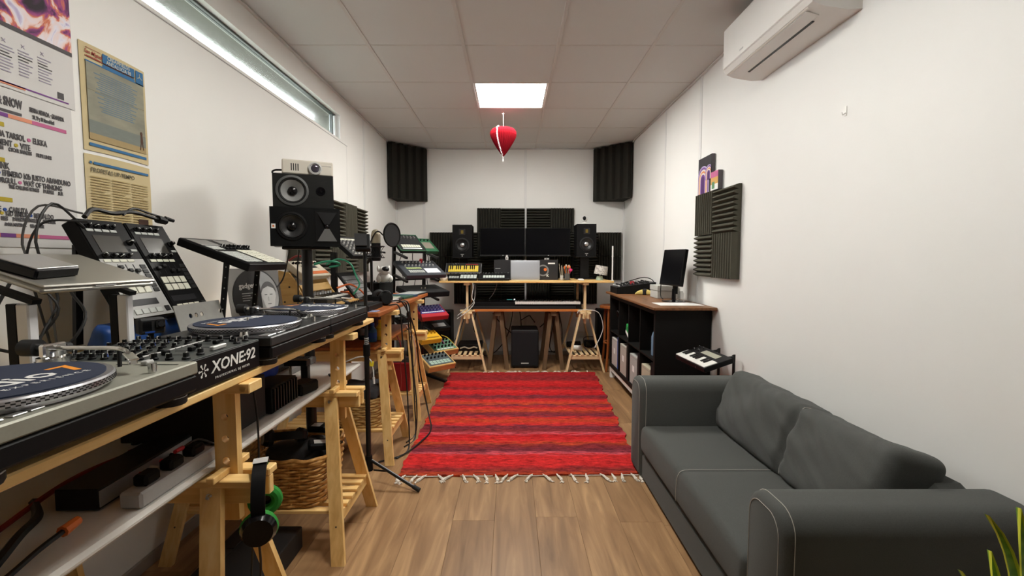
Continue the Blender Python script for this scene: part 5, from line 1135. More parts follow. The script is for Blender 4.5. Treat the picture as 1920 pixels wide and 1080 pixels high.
orb = thing('dome_lamp', 'small white globe with a clear top on the desk corner', 'globe', (-.712, 4.80, BZ)); MB().lathe([(.022, 0), (.036, .012), (.042, .034), (.042, .042), (.0, .042)], n=22).build('base', white_plastic, orb); MB().lathe([(.0415, .0425), (.039, .058), (.028, .073), (.012, .081), (0, .082)], n=22).build('dome', mat('smoky_dome', (.5, .5, .5), .08, alpha=.45), orb); MB().ball((0, -.006, .052), .016, 12, 8).build('lens', black_gloss, orb)
# pots with brushes, lamp, mouse
g1 = thing('glass_pot', 'small glass pot of thin sticks on the back desk', 'pot', (.553, 4.93, BZ)); MB().lathe([(.017, 0), (.020, .002), (.020, .055), (.018, .055), (.018, .004), (0, .004)], n=16).build('glass', mat('thin_glass', (.7, .72, .7), .05, alpha=.3), g1)
for k in range(5): a = R(72 * k); MB().tube([(.006 * math.cos(a), .006 * math.sin(a), .006), (.024 * math.cos(a) - .01, .02 * math.sin(a), .14 + .02 * (k % 3))], .0016, 5, 0).build('stick', cream_m, g1)
g2 = thing('brush_pot', 'grey pot of pink and orange craft brushes on the back desk', 'pot', (.612, 4.93, BZ)); MB().lathe([(.026, 0), (.030, .002), (.030, .075), (.027, .075), (.027, .005), (0, .005)], n=18).build('pot', mat('smoked_glass', (.10, .10, .10), .15), g2); bx('tray', (-.045, -.03, -.0), (.045, .03, .006), black_gloss, g2)
for k, (dx, dz, m) in enumerate(((-.03, .15, orange_m), (-.012, .165, cream_m), (.006, .155, orange_m), (.02, .16, cream_m), (.036, .12, mat('magenta_pompom', (.6, .03, .16), .8)), (.03, .15, orange_m))):
    b_ = MB().tube([(dx * .3, .006 * (k % 2), .01), (dx, .012 * (k % 2) - .006, dz - .02)], .0022, 5, 0); b_.ball((dx, .012 * (k % 2) - .006, dz - .01), (.020 if k == 4 else .008, .016 if k == 4 else .007, .018), 10, 6); b_.build('brush', m, g2)
lmp = thing('table_lamp', 'little table lamp with a patterned white shade and green base', 'lamp', (.965, 4.93, BZ)); MB().lathe([(.04, 0), (.042, .004), (.034, .03), (.03, .045), (0, .045)], n=22).build('base', mat('celadon_glaze', (.33, .42, .33), .3), lmp); MB().cyl((0, 0, .045), (.006, 0, .075), .006, n=8).build('stem', chrome, lmp)
shade = ramp_mat('printed_shade', [(.42, (.62, .60, .56)), (.5, (.62, .60, .56)), (.53, (.13, .12, .12)), (.60, (.55, .53, .50))], .8, (1, 1, 1), 42, 3, 1.5); MB().lathe([(.072, 0), (.066, .095)], n=28, M=Matrix.Translation((.008, 0, .062)) @ Matrix.Rotation(R(10), 4, 'Y')).build('shade', shade, lmp)
mo = thing('computer_mouse', 'flat white computer mouse on the back desk', 'mouse', (.745, 4.83, BZ)); soft((-.03, -.05, 0), (.03, .05, .022), .010, (4, 6, 2), lambda p: Vector((p.x, p.y, p.z * (1 - .5 * (p.y / .06) ** 2)))).build('shell', white_plastic, mo)
tl = thing('tube_light', 'thin white tube lamp standing at the end of the back desk', 'lamp', (1.066, 4.762, BZ)); bx('foot', (-.012, -.014, 0), (.012, .014, .008), white_plastic, tl); MB().cyl((0, 0, .008), (0, 0, .365), .0075, n=12).build('tube', mat('opal_tube', (.85, .85, .83), .3), tl)
# piano and black unit on the low table
pn2 = thing('stage_piano', 'long black stage piano with white keys on the low table', 'piano', (.215, 4.985, .666)); bx('body', (-.64, -.14, 0), (.545, .15, .070), black_plastic, pn2, .004); bx('control_strip', (-.63, .01, .070), (.54, .145, .085), black_gloss, pn2, .002)
kw = MB()
for i in range(30): kw.box((-.17 + i * .02333 + .0006, -.153, .052), (-.17 + (i + 1) * .02333 - .0006, 0, .079), .001)
stuffpart(kw.build('white_key_row', key_white, pn2, angle=0)); kb_ = MB()
for i in range(29):
    if i % 7 not in (2, 6): kb_.box((-.17 + i * .02333 + .017, -.10, .079), (-.17 + i * .02333 + .030, 0, .088))
stuffpart(kb_.build('black_key_row', key_black, pn2, angle=0)); bx('key_slip', (-.63, -.138, .0705), (-.18, .005, .090), black_gloss, pn2, .002); bx('display', (-.26, -.02, .0905), (-.20, .0, .092), mat('teal_display', (.02, .06, .06), .3, emit=(.1, .5, .45), estr=.25), pn2, 0); MB().cyl((-.175, .06, .085), (-.175, .06, .090), .006, n=8).build('led', mat('white_led', (1, 1, 1), .4, emit=(.8, 1, 1), estr=2), pn2)
bx('front_rail', (-.64, -.150, .0), (.48, -.140, .03), dark_grey, pn2, .001)
sw = thing('subwoofer', 'black box subwoofer on the floor under the back desk', 'subwoofer', (.153, 5.10, 0)); bx('cabinet', (-.152, -.17, .012), (.152, .18, .425), mat('black_vinyl', (.012, .012, .014), .6, bump=.2, bscale=500), sw, .012); bx('grille', (-.142, -.176, .03), (.142, -.168, .40), mat('speaker_cloth', (.010, .010, .012), .95, bump=.5, bscale=1200), sw, .004); bx('badge', (-.042, -.1775, .052), (.042, -.1755, .064), light_grey, sw, 0)
for sx in (-1, 1):
    for sy in (-1, 1): MB().cyl((sx * .12, sy * .13, 0), (sx * .12, sy * .13, .014), .016, n=10).build('foot', rubber, sw)
# bentwood stool
stl = thing('stool', 'brown bentwood stool with a round seat between desk and cube shelf', 'stool', (1.13, 4.87, 0)); bent = ramp_mat('bentwood', [(.3, srgb(120, 62, 26)), (.7, srgb(158, 92, 44))], .35, (8, 8, 1), 3, 4)
MB().lathe([(.150, .675), (.168, .678), (.170, .700), (.160, .706), (.150, .702), (0, .700)], n=32).build('seat', bent, stl); MB().torus((0, 0, .30), .118, .011, n=32, m=8).build('foot_ring', bent, stl)
for k in range(4):
    a = R(45 + 90 * k); c, s = math.cos(a), math.sin(a); MB().tube([(.125 * c, .125 * s, .676), (.135 * c, .135 * s, .55), (.135 * c, .135 * s, .30), (.165 * c, .165 * s, .004)], .0135, 8).build('leg', bent, stl)
    MB().tube([(.14 * c, .14 * s, .52), (.12 * c, .12 * s, .62), (.04 * c, .04 * s, .666)], .009, 6).build('brace', bent, stl)
cb = thing('amplifier_cabinet', 'black amplifier cabinet in the corner behind the rack', 'amplifier', (-.98, 5.44, 0)); bx('cabinet', (-.25, -.14, 0), (.27, .16, .58), black_plastic, cb, .01); bx('grille', (-.23, -.146, .04), (.25, -.138, .44), MATS['speaker_cloth'], cb, .003); bx('control_strip', (-.23, -.146, .47), (.25, -.139, .55), dark_grey, cb, .002)
tag(bx('equipment_case', (1.04, 5.40, 0), (1.30, 5.58, .60), black_plastic, None, .01), 'tall black equipment case in the corner behind the stool', 'case')
# things on the slats of the back trestles
cu = thing('paper_cup_roll', 'white cup lying on the trestle slats beside the stool', 'cup', (.70, 4.98, .222), (R(90), 0, R(60))); MB().lathe([(.026, 0), (.031, .085), (.029, .085), (.024, .004), (0, .004)], n=18).build('wall', white_plastic, cu)
rl_ = thing('black_roller', 'black foam cylinder on the trestle slats beside the white cup', 'roller', (.72, 5.16, .225), (0, R(90), R(10))); MB().lathe([(.012, -.08), (.034, -.078), (.034, .078), (.012, .08)], n=18).build('roll', black_plastic, rl_)
wl_ = thing('work_light', 'small black work light on the trestle slats under the desk', 'lamp', (.90, 5.14, .190)); bx('housing', (-.06, -.03, .012), (.06, .03, .085), black_plastic, wl_, .006); bx('front_glass', (-.05, -.032, .02), (.05, -.030, .078), black_gloss, wl_, 0); MB().tube([(-.062, 0, .03), (-.066, 0, .11), (0, 0, .125), (.066, 0, .11), (.062, 0, .03)], .004, 6).build('bracket', black_metal, wl_); bx('foot', (-.03, -.03, 0), (.03, .03, .012), black_metal, wl_)
pt = thing('patch_box', 'black box with pale wavy label on the trestle slats by the rack', 'box', (-.46, 5.08, .190)); bx('case', (-.13, -.14, 0), (.13, .14, .07), black_plastic, pt, .004); MB().tube([(-.10, -.141, .03), (-.05, -.142, .045), (0, -.142, .03), (.05, -.142, .045), (.09, -.142, .035)], .008, 6).build('label_mark', cream_m, pt)
# ------------------------------------------------------------------ on and around the cube shelf
KT = KZ1 + .0202
wm = device('mixing_console', 'black wedge mixing console with a red knob on the walnut board', 'mixer', place(1.185, 4.41, KT, -90), .28, .37, .06, black_plastic, [('knobs', -.11, -.13, .11, .12, 6, 6, .010, dark_grey), ('faders', -.12, -.17, .12, -.14, 6, 1, light_grey)], dark_grey, wedge=.05)
MB().cyl((.06, -.02, .09), (.06, -.02, .118), .022, .019, 14).build('red_knob', red_m, wm)
MB().tube([(.10, -.12, .10), (.09, -.02, .13), (.10, .08, .155), (.11, .16, .13), (.12, .185, .06), (.11, .19, .0)], .004, 6).build('cable', black_plastic, wm)
yb = thing('yellow_pouch', 'yellow puffy pouch with a dark band on the walnut board', 'pouch', (1.235, 4.17, KT), R(-20)); soft((-.085, -.035, 0), (.085, .035, .05), .018, (8, 4, 3), lambda p: Vector((p.x, p.y, p.z * (1 - .75 * (p.x / .09) ** 2)))).build('body', mat('pale_yellow', (.62, .48, .14), .6), yb)
soft((-.02, -.038, 0), (.02, .038, .053), .012, (3, 4, 3)).build('band', dark_grey, yb)
gb = thing('storage_box', 'pale grey lidded box beside the monitor on the walnut board', 'box', (1.305, 3.86, KT)); gm_ = mat('grey_card', (.45, .45, .42), .6); bx('box', (-.085, -.10, 0), (.085, .10, .062), gm_, gb, .003); bx('lid', (-.088, -.103, .064), (.088, .103, .108), gm_, gb, .003)
mn = thing('small_monitor', 'small black monitor on a round foot on the walnut board', 'monitor', (1.262, 3.50, KT), R(-79)); MB().lathe([(.088, 0), (.088, .006), (.02, .014), (.016, .018), (.014, .10)], n=28).build('foot', black_gloss, mn); bx('neck', (-.02, .0, .06), (.02, .022, .25), black_plastic, mn)
hs_ = bx('housing', (-.150, -.018, -.14), (.150, .012, .14), black_plastic, mn, .004, loc=(0, -.005, .262), rot=(R(-8), 0, 0)); bx('screen', (-.142, -.0195, -.128), (.142, -.018, .132), MATS['monitor_panel'], hs_, 0)
MB().tube([(-.10, .014, .30), (-.15, .03, .40), (-.19, .02, .36), (-.20, .01, .22), (-.20, .0, .04), (-.16, .0, .006)], .0035, 6).build('power_cable', black_plastic, mn)
tag(bx('paper_sheet', (1.06, 3.19, KT + .0003), (1.37, 3.40, KT + .0012), mat('paper', (.78, .78, .76), .8), None, 0), 'white sheet of paper near the front edge of the walnut board', 'paper')
for k, (dx, dz) in enumerate(((0, 0), (.026, 0))): 
    j = thing('glass_jar', 'small clear glass jar behind the foot of the small monitor' if k == 0 else 'second clear glass jar beside the small monitor foot', 'jar', (1.345 - .0 * k, 3.58 + .07 * k, KT), group='glass jars by the small monitor'); MB().lathe([(.022, 0), (.024, .004), (.024, .06), (.018, .068), (.018, .075), (0, .075)], n=16).build('jar', MATS['thin_glass'], j)
# shelf contents: cw cells from the near end
def cell(k): return KY0 + .038 + cw * k
z0 = KZ0 + .0385; zu = (KZ0 + KZ1) / 2 + .0085
boxes = [(0, 'cream cardboard file box in the nearest lower cell', mat('cream_board', (.42, .38, .28), .7), .24), (1, 'grey-white file box with a loose white cable in the second lower cell', mat('greywhite_board', (.38, .38, .36), .7), .25), (2, 'pale file box in the third lower cell', mat('pale_board', (.42, .39, .34), .7), .27), (3, 'white file box in the farthest lower cell', mat('white_board', (.46, .44, .42), .7), .27)]
for k, lab, m, h in boxes:
    t = thing('file_box', lab, 'file box', (KX0 + .01, cell(k) + .02, z0), group='file boxes in the cube shelf'); bx('carton', (0, .08, 0), (.30, .29, h), m, t, .003); bx('label', (-.0006, .15, h * .45), (0, .21, h * .65), white_mark if k else cream_m, t, 0)
    bx('spine_line', (-.0006, .085, h - .02), (0, .285, h - .016), grey_plastic, t, 0)
    for q in range(3):
        r_ = tag(bx('record_sleeve', (KX0 + .012, cell(k) + .026 + q * .022, z0), (KX0 + .31, cell(k) + .044 + q * .022, z0 + .30), [black_wood, dark_grey, blue_m if k == 3 else black_plastic][q], None, .002), ['thin black', 'dark grey', 'dark'][q] + ' record sleeve standing in the %s lower cell' % ['nearest', 'second', 'third', 'farthest'][k], 'record', 'record sleeves in the cube shelf')
t = thing('bottle', 'blue-tinted water bottle in the nearest upper cell', 'bottle', (KX0 + .06, cell(0) + .13, zu)); MB().lathe([(.03, 0), (.033, .004), (.033, .14), (.018, .18), (.014, .19), (.014, .21)], n=18).build('body', mat('blue_glass', (.20, .30, .42), .1, trans=.4), t); MB().cyl((0, 0, .21), (0, 0, .232), .016, n=14).build('cap', blue_m, t)
t = thing('game_case', 'green and white box leaning in the third upper cell', 'box', (KX0 + .03, cell(2) + .08, zu), (R(20), 0, 0)); bx('green_face', (0, 0, .03), (.16, .14, .09), mat('leaf_green', (.02, .26, .06), .5), t, .003); bx('white_face', (.0, .0, .0), (.16, .14, .029), white_paint, t, .003)
t = thing('camera_bag', 'black camera bag in the farthest upper cell', 'bag', (KX0 + .05, cell(3) + .05, zu)); soft((0, 0, 0), (.26, .22, .17), .04, (5, 5, 4)).build('bag', black_plastic, t); MB().tube([(.0, .03, .14), (-.02, .08, .2), (-.02, .14, .2), (0, .19, .14)], .006, 6).build('handle', dark_grey, t)
# paintings on the foam
def painting(label, y0, y1, z0_, z1_, d, stops, sc):
    t = thing('canvas', label, 'painting', (RW - .004, y1, z0_)); w, h = y1 - y0, z1_ - z0_
    bx('stretcher', (-d, -w, 0), (0, 0, h), mat('canvas_edge', (.10, .09, .10), .8), t, .001); return t, w, h
t, w, h = painting('painted canvas of purple, white and orange arches on black, above the foam', 3.155, 3.375, 1.666, 1.925, .022, None, 1)
inks = [mat('violet_paint', (.16, .05, .26), .6), mat('lilac_paint', (.42, .36, .56), .6), mat('white_cream_paint', (.66, .6, .54), .6), mat('orange_paint', (.66, .22, .05), .6), mat('deep_violet_paint', (.07, .02, .12), .6)]
fc = bx('painted_face', (-.0232, -w + .001, .001), (-.0222, -.001, h - .001), mat('black_paint', (.02, .018, .022), .6), t, 0)
for k, (r0, m) in enumerate(((.098, 1), (.088, 0), (.074, 2), (.062, 3), (.050, 2), (.038, 0), (.024, 4))):
    for cy, cz, dd in ((-.085, .10, 0), (-.185, .13, .0004)):
        r1 = r0 * (1 if cy > -.1 else .62); P = [(cy + r1 * math.cos(R(a)), cz + r1 * math.sin(R(a))) for a in range(0, 181, 15)] + [(cy - r1, .003 if cy > -.1 else .09), (cy + r1, .003 if cy > -.1 else .09)]
        P = [(max(-w + .002, min(-.002, y)), z) for y, z in P]
        MB().prism(P, 0, .0003, Matrix(((0, 0, -1, -.0233 - .0004 * k - dd * 8), (1, 0, 0, 0), (0, 1, 0, 0), (0, 0, 0, 1)))).build('painted_arch', inks[m], t, angle=0)
t, w, h = painting('little pink and yellow canvas leaning by the arch painting', 3.035, 3.145, 1.666, 1.792, .03, None, 1)
bx('painted_face', (-.0315, -w + .001, .085), (-.0305, -.001, h - .001), mat('pink_paint', (.50, .12, .26), .6, noise=.2, nscale=20), t, 0); bx('painted_face', (-.0315, -w + .001, .04), (-.0305, -.001, .085), mat('ochre_paint', (.62, .36, .10), .6, noise=.2, nscale=20), t, 0); bx('painted_face', (-.0315, -w + .001, .001), (-.0305, -.001, .04), white_paint, t, 0); bx('painted_face', (-.0320, -.06, .01), (-.0314, -.02, .055), mat('green_paint', (.10, .25, .12), .6), t, 0)
# small keyboard on its stand behind the sofa arm
sk = device('small_keyboard', 'little black and white keyboard on a stand behind the sofa arm', 'keyboard', frame((1.215, 2.82, .560), (.20, -.96, -.06), (.93, .18, .26)), .31, .20, .03, black_plastic, [('keys', -.15, -.096, .15, -.005, 11), ('screen', -.06, .025, .09, .07, mat('lcd_beige', (.42, .42, .34), .3)), ('knobs', -.13, .03, -.09, .07, 2, 2, .007, dark_grey)], dark_grey)
ss2 = thing('keyboard_stand', 'black tubular stand under the little keyboard', 'stand', (1.23, 2.84, 0))
for s in (-1, 1):
    y = s * .10; MB().tube([(-.10, y, .54), (.04, y, .58), (.125, y, .600), (.135, y, .56), (.135, y, .012)], .009, 8, 2).build('bracket', black_metal, ss2); MB().tube([(-.10, y, .009), (.14, y, .009)], .009, 8, 0).build('foot', black_metal, ss2)
MB().tube([(.135, -.10, .30), (.135, .10, .30)], .008, 8, 0).build('cross_bar', black_metal, ss2)
# snake plant by the sofa
pl_ = thing('snake_plant', 'snake plant with yellow-edged green leaves in front of the sofa arm', 'plant', (.888, .72, 0))
MB().lathe([(.09, 0), (.095, .005), (.12, .24), (.126, .245), (.126, .27), (.112, .27), (.108, .23), (0, .225)], n=28).build('pot', mat('terracotta', (.42, .16, .08), .8), pl_); MB().lathe([(.107, .222), (0, .232)], n=20).build('soil', mat('soil', (.03, .02, .015), .95), pl_)
lf_g = ramp_mat('leaf_green', [(.35, (.10, .26, .02)), (.6, (.20, .38, .03))], .45, (1, 1, 6), 7, 4) if 0 else ramp_mat('snake_leaf', [(.35, (.10, .24, .03)), (.65, (.25, .42, .05))], .4, (1, 1, 7), 7, 4); lf_y = mat('snake_leaf_edge', (.58, .62, .06), .4)
def leaf(b, t, w, bend, curl=0):
    b, t = Vector(b), Vector(t); n = 16; up = (t - b); side = up.cross(Vector((.1, -1, .25))).normalized(); nr = side.cross(up).normalized()
    def strip(f0, f1, off):
        vs = []; fs = []
        for i in range(n + 1):
            u = i / n; c = b + up * u + nr * (bend * math.sin(u * math.pi)) + Vector((-curl * (u ** 5 - u), 0, 0)); ww = w * (min(1, .55 + u * 1.6)) * (1 - u ** 5) ** .8 * (1 if u < .999 else .02)
            for q in (f0, (f0 + f1) / 2, f1):
                for zz in (-.0012, .0012): vs.append(c + side * (ww * q) + nr * (zz + .006 * abs(q) ** 2 + off))
        for i in range(n):
            a = i * 6
            fs += [(a, a + 2, a + 8, a + 6), (a + 2, a + 4, a + 10, a + 8), (a + 1, a + 7, a + 9, a + 3), (a + 3, a + 9, a + 11, a + 5), (a, a + 6, a + 7, a + 1), (a + 4, a + 5, a + 11, a + 10)]
        return MB().add(vs, fs)
    o = strip(-.7, .7, 0).build('leaf', lf_g, pl_, angle=60); strip(-1, -.68, 0).build('leaf_edge', lf_y, o, angle=60); strip(.68, 1, 0).build('leaf_edge', lf_y, o, angle=60)
for b, t, w, bd, cu_ in (((-.02, -.03, .22), (-.021, .03, .776), .019, .01, 0), ((-.01, .0, .22), (-.075, .03, .764), .016, -.02, .10), ((.03, .0, .22), (.04, .02, .72), .018, .02, 0), ((-.05, -.02, .22), (-.125, .02, .672), .014, .01, .05), ((.0, .04, .22), (.0, .09, .66), .018, .02, 0), ((.05, -.04, .22), (.10, -.03, .62), .017, .02, 0)): leaf(b, t, w, bd, cu_)

hk = thing('wall_hook', 'tiny white hook on the bare wall above the sofa', 'hook', (RW, 1.94, 1.82)); bx('plate', (-.003, -.006, -.02), (0, .006, .02), white_plastic, hk, .001); MB().tube([(-.003, 0, -.008), (-.014, 0, -.016), (-.018, 0, -.006)], .0025, 6).build('peg', white_plastic, hk)
# ------------------------------------------------------------------ green headphones on the trestle rail
gh = thing('headphones', 'black headphones with bright green cushions hanging on the near trestle rail', 'headphones', (-.660, 1.165, .572), (0, 0, R(113)))
lime = mat('green_cushion', (.02, .24, .03), .85, noise=.15, nscale=80); headphones(gh, black_plastic, lime, black_gloss, .083, .042)
bx('band_mark', (-.016, -.0175, .0985), (.018, .0175, .0992), light_grey, gh, 0)
MB().tube([(-.08, 0, -.085), (-.07, .0, -.16), (-.085, .01, -.3), (-.06, 0, -.45), (-.08, .02, -.555), (-.02, .06, -.560)], .003, 6).build('cable', mat('brown_black_cable', (.03, .02, .015), .5), gh)
# ------------------------------------------------------------------ wicker baskets
def rr_path(w, d, r, n):
    P = []
    for cx, cy, a0 in ((w / 2 - r, d / 2 - r, 0), (-w / 2 + r, d / 2 - r, 90), (-w / 2 + r, -d / 2 + r, 180), (w / 2 - r, -d / 2 + r, 270)):
        for i in range(7): a = R(a0 + 15 * i); P.append(Vector((cx + r * math.cos(a), cy + r * math.sin(a), 0)))
    P.append(P[0]); L = [0]
    for a, b in zip(P, P[1:]): L.append(L[-1] + (b - a).length)
    out = []
    for k in range(n):
        s = L[-1] * k / n; i = max(j for j in range(len(L)) if L[j] <= s + 1e-9); i = min(i, len(P) - 2); t = (s - L[i]) / (L[i + 1] - L[i] + 1e-9); p = P[i].lerp(P[i + 1], t); d_ = (P[i + 1] - P[i]).normalized(); out.append((p, Vector((d_.y, -d_.x, 0))))
    return out
def basket(label, loc, rz, w, d, h, m, rows, flare=.02):
    t = thing('wicker_basket', label, 'basket', loc, rz, 'wicker baskets under the tables'); n = 112; st = 28
    def ring(z, k, r, amp, tw):
        g = h and z / h; path = rr_path(w + flare * 2 * g, d + flare * 2 * g, .06, n); vs = []; m6 = 6
        for i, (p, nr) in enumerate(path):
            c = p + nr * (amp * math.cos(math.pi * (i * st / n) + math.pi * k)) + Vector((0, 0, z + tw * math.sin(2 * math.pi * i * st / n / 2 + k)))
            vs += [c + nr * (r * math.cos(2 * math.pi * q / m6)) + Vector((0, 0, r * 1.05 * math.sin(2 * math.pi * q / m6))) for q in range(m6)]
        fs = [(i * m6 + q, ((i + 1) % n) * m6 + q, ((i + 1) % n) * m6 + (q + 1) % m6, i * m6 + (q + 1) % m6) for i in range(n) for q in range(m6)]
        return MB().add(vs, fs)
    for k in range(rows):
        z = .010 + (h - .03) * k / (rows - 1); ring(z, k, (h - .03) / (rows - 1) * .50, .0032, .0012).build('woven_strand', m, t, angle=70)
    for e in (-.006, .006): ring(h - .008 + e, 0 if e < 0 else 1, .008, .002, .002).build('rim', m, t, angle=70)
    for i, (p, nr) in enumerate(rr_path(w, d, .06, st)):
        q = p + nr * flare; MB().cyl(p + Vector((0, 0, .004)), q + Vector((0, 0, h - .01)), .0035, n=6).build('stake', m, t)
    bx('bottom', (-w / 2 + .03, -d / 2 + .03, .002), (w / 2 - .03, d / 2 - .03, .01), m, t, 0)
    return t
wick = ramp_mat('willow', [(.3, srgb(140, 96, 46)), (.5, srgb(186, 136, 72)), (.7, srgb(220, 174, 106))], .5, (6, 6, 14), 6, 4, 0, .1)
pwick = ramp_mat('pale_willow', [(.3, srgb(150, 112, 60)), (.7, srgb(204, 168, 104))], .6, (6, 6, 14), 6, 4, 0, .1)
basket('brown wicker basket full of black gear on the trestle shelf', (-.95, 1.925, .191), R(4), .33, .30, .205, wick, 15)
def blob(name, label, cat, lo, hi, m, amp=.02, fr=9, seed=0, grp=None):
    o = soft(lo, hi, min((hi[i] - lo[i]) for i in range(3)) * .3, (8, 8, 5), lambda p: p + Vector((mnoise.noise(p * fr + Vector((seed, 0, 0))), mnoise.noise(p * fr + Vector((0, seed + 5, 0))), mnoise.noise(p * fr + Vector((0, 3, seed))))) * amp).build(name, m, None, angle=60)
    return tag(o, label, cat, grp)
nyl = mat('black_nylon', (.010, .010, .011), .55, noise=.3, nscale=30, bump=.3, bscale=120)
blob('gear_pouch', 'crumpled black nylon pouch filling the brown wicker basket', 'pouch', (-1.03, 1.82, .23), (-.80, 2.02, .42), nyl, .03, 11, 2)
hs3 = thing('headset', 'black headset with a silver yoke lying on top of the basket', 'headphones', (-.94, 1.87, .455), (R(70), R(10), R(40))); headphones(hs3, black_plastic, dark_grey, black_gloss, .07, .035)
for k, (x, y, z, a) in enumerate(((-.80, 1.86, .41, 30), (-.86, 2.0, .43, -20))):
    t = thing('power_adapter', ['black power adapter at the front of the basket', 'black power adapter at the back of the basket'][k], 'adapter', (x, y, z), (R(12), R(a * .3), R(a)), 'adapters in the basket'); bx('brick', (-.05, -.025, 0), (.05, .025, .03), black_plastic, t, .006); bx('sticker', (-.03, -.015, .0301), (.02, .012, .0305), light_grey, t, 0); MB().tube([(.05, 0, .015), (.08, .01, .02), (.09, .03, .0), (.06, .05, -.02)], .003, 5).build('lead', black_plastic, t)
basket('pale woven basket with grey cloth on the second trestle shelf', (-.93, 2.79, .191), 0, .26, .27, .17, pwick, 10, .01)
blob('grey_cloth', 'dark grey cloth folded over the pale woven basket', 'cloth', (-1.06, 2.66, .362), (-.80, 2.92, .42), mat('grey_felt', (.045, .045, .05), .95, bump=.4, bscale=600), .012, 12, 4)
rbn = thing('waste_bin', 'red plastic bin on the slats of the far pine trestle', 'bin', (-.86, 3.515, .191)); 
MB().prism([(-.085, -.10), (.085, -.10), (.085, .10), (-.085, .10)], .004, .21).build('bucket', mat('bin_red', (.30, .012, .016), .5), rbn, angle=20); bx('rim', (-.092, -.107, .208), (.092, .107, .222), red_m, rbn, .003); bx('dark_mouth', (-.08, -.095, .2221), (.08, .095, .2228), black_plastic, rbn, 0)
# ------------------------------------------------------------------ board and bottles under the brown desk
tag(bx('under_shelf', (-1.36, 2.58, .6425), (-.80, 3.75, .658), brown_wood, None, .002), 'brown board lying on the trestle rails under the synthesizer desk', 'shelf') if 0 else None
us = tag(bx('under_shelf', (-1.28, 2.66, .6605), (-.805, 3.64, .676), brown_wood, None, .002), 'brown board resting on the trestle pegs under the synthesizer desk', 'shelf')
def bottle(label, x, y, z, h, r, m, cap):
    t = thing('bottle', label, 'bottle', (x, y, z), group='bottles under the brown desk'); MB().lathe([(r * .9, 0), (r, .004), (r, h * .62), (r * .45, h * .78), (r * .42, h * .86)], n=18).build('body', m, t); MB().cyl((0, 0, h * .86), (0, 0, h), r * .5, n=12).build('cap', cap, t)
    bx('label_band', (-.001, -r - .0004, h * .2), (.001, -r, h * .5), cap, t, 0) if 0 else MB().lathe([(r + .0005, h * .2), (r + .0005, h * .5)], n=18).build('label_band', cap, t)
bottle('yellow cleaning bottle under the brown desk', -.85, 2.93, .676, .13, .028, mat('bottle_yellow', (.62, .46, .02), .4), yellow_m)
bottle('blue cleaning bottle beside the yellow one', -.88, 2.86, .676, .12, .026, mat('bottle_blue', (.02, .10, .25), .3), blue_m)
bottle('dark glass bottle behind the coloured ones', -.97, 2.95, .676, .15, .03, black_gloss, grey_plastic)
blob('dark_bag', 'dark red-brown bag on the board under the synthesizer desk', 'bag', (-1.25, 3.05, .690), (-.90, 3.45, .82), mat('oxblood', (.05, .012, .012), .6), .02, 8, 7)
# ------------------------------------------------------------------ gear on the white shelf
SZ = .6642
a1 = thing('amplifier', 'matt black amplifier on the white shelf behind the near trestle', 'amplifier', (-.93, 1.39, SZ)); bx('case', (-.19, -.12, .008), (.10, .12, .150), mat('matt_black_case', (.008, .008, .008), .7), a1, .003); 
for sx in (-.16, .07):
    for sy in (-.1, .1): MB().cyl((sx, sy, 0), (sx, sy, .009), .012, n=8).build('foot', rubber, a1)
a2 = thing('power_amplifier', 'black ribbed amplifier on the white shelf between the trestles', 'amplifier', (-.94, 1.62, SZ)); bx('case', (-.14, -.09, .004), (.12, .09, .095), black_plastic, a2, .003)
for k in range(9): bx('fin', (.120, -.085 + k * .02, .01), (.128, -.079 + k * .02, .09), black_metal, a2, .001)
blob('blue_cloth', 'blue cloth heaped on the ribbed amplifier', 'cloth', (-1.03, 1.56, SZ + .110), (-.86, 1.68, SZ + .165), mat('blue_cloth', (.006, .03, .22), .8), .018, 16, 3)
tb2 = thing('dark_speaker', 'small black box with a round button on the white shelf', 'speaker', (-.842, 1.80, SZ), R(-12)); bx('case', (-.04, -.055, 0), (.04, .055, .045), black_plastic, tb2, .008); MB().cyl((.0, -.0555, .022), (.0, -.058, .022), .007, n=10).build('button', grey_plastic, tb2)
mcl = thing('clamp', 'black desk clamp standing on the white shelf', 'clamp', (-.93, 1.95, SZ)); bx('jaw', (-.05, -.02, .075), (.05, .02, .10), black_metal, mcl); bx('stem', (.02, -.014, 0), (.05, .014, .075), black_metal, mcl); MB().cyl((-.03, 0, .03), (-.03, 0, .075), .006, n=8).build('screw', chrome, mcl); bx('foot', (.0, -.03, 0), (.06, .03, .006), black_metal, mcl, 0)
gk = device('grey_keyboard', 'grey keyboard lying at the far end of the white shelf', 'keyboard', place(-1.10, 2.12, SZ, 90), .44, .17, .03, grey_plastic, [('buttons', -.2, -.07, .2, .07, 15, 5, dark_grey)], joined=True)
tag(MB().boxc((-.83, 2.06, SZ + .004), (.02, .032, .008), (0, 0, .5), .003).build('plectrum_box', dark_grey, None), 'tiny dark lozenge box lying alone on the white shelf', 'box')
ps2 = thing('rack_interface', 'long black audio interface with red plugs on the white shelf', 'audio interface', (-.925, 1.06, SZ), R(3)); bx('case', (-.045, -.13, .004), (.045, .17, .05), black_metal, ps2, .002); bx('silver_edge', (.0455, -.13, .01), (.0475, .17, .045), alu, ps2, 0)
for k in range(4): 
    p = MB().cyl((.047, -.02 + k * .035, .028), (.068, -.022 + k * .035, .027), .007, .006, 8); p.build('plug', [red_m, light_grey, red_m, black_plastic][k], ps2)
pws = thing('power_strip', 'white power strip with dark plugs beside the audio interface', 'power strip', (-.812, 1.07, SZ), R(0)); bx('strip', (-.028, -.13, 0), (.022, .12, .036), mat('grey_white_plastic', (.45, .45, .45), .5), pws, .005)
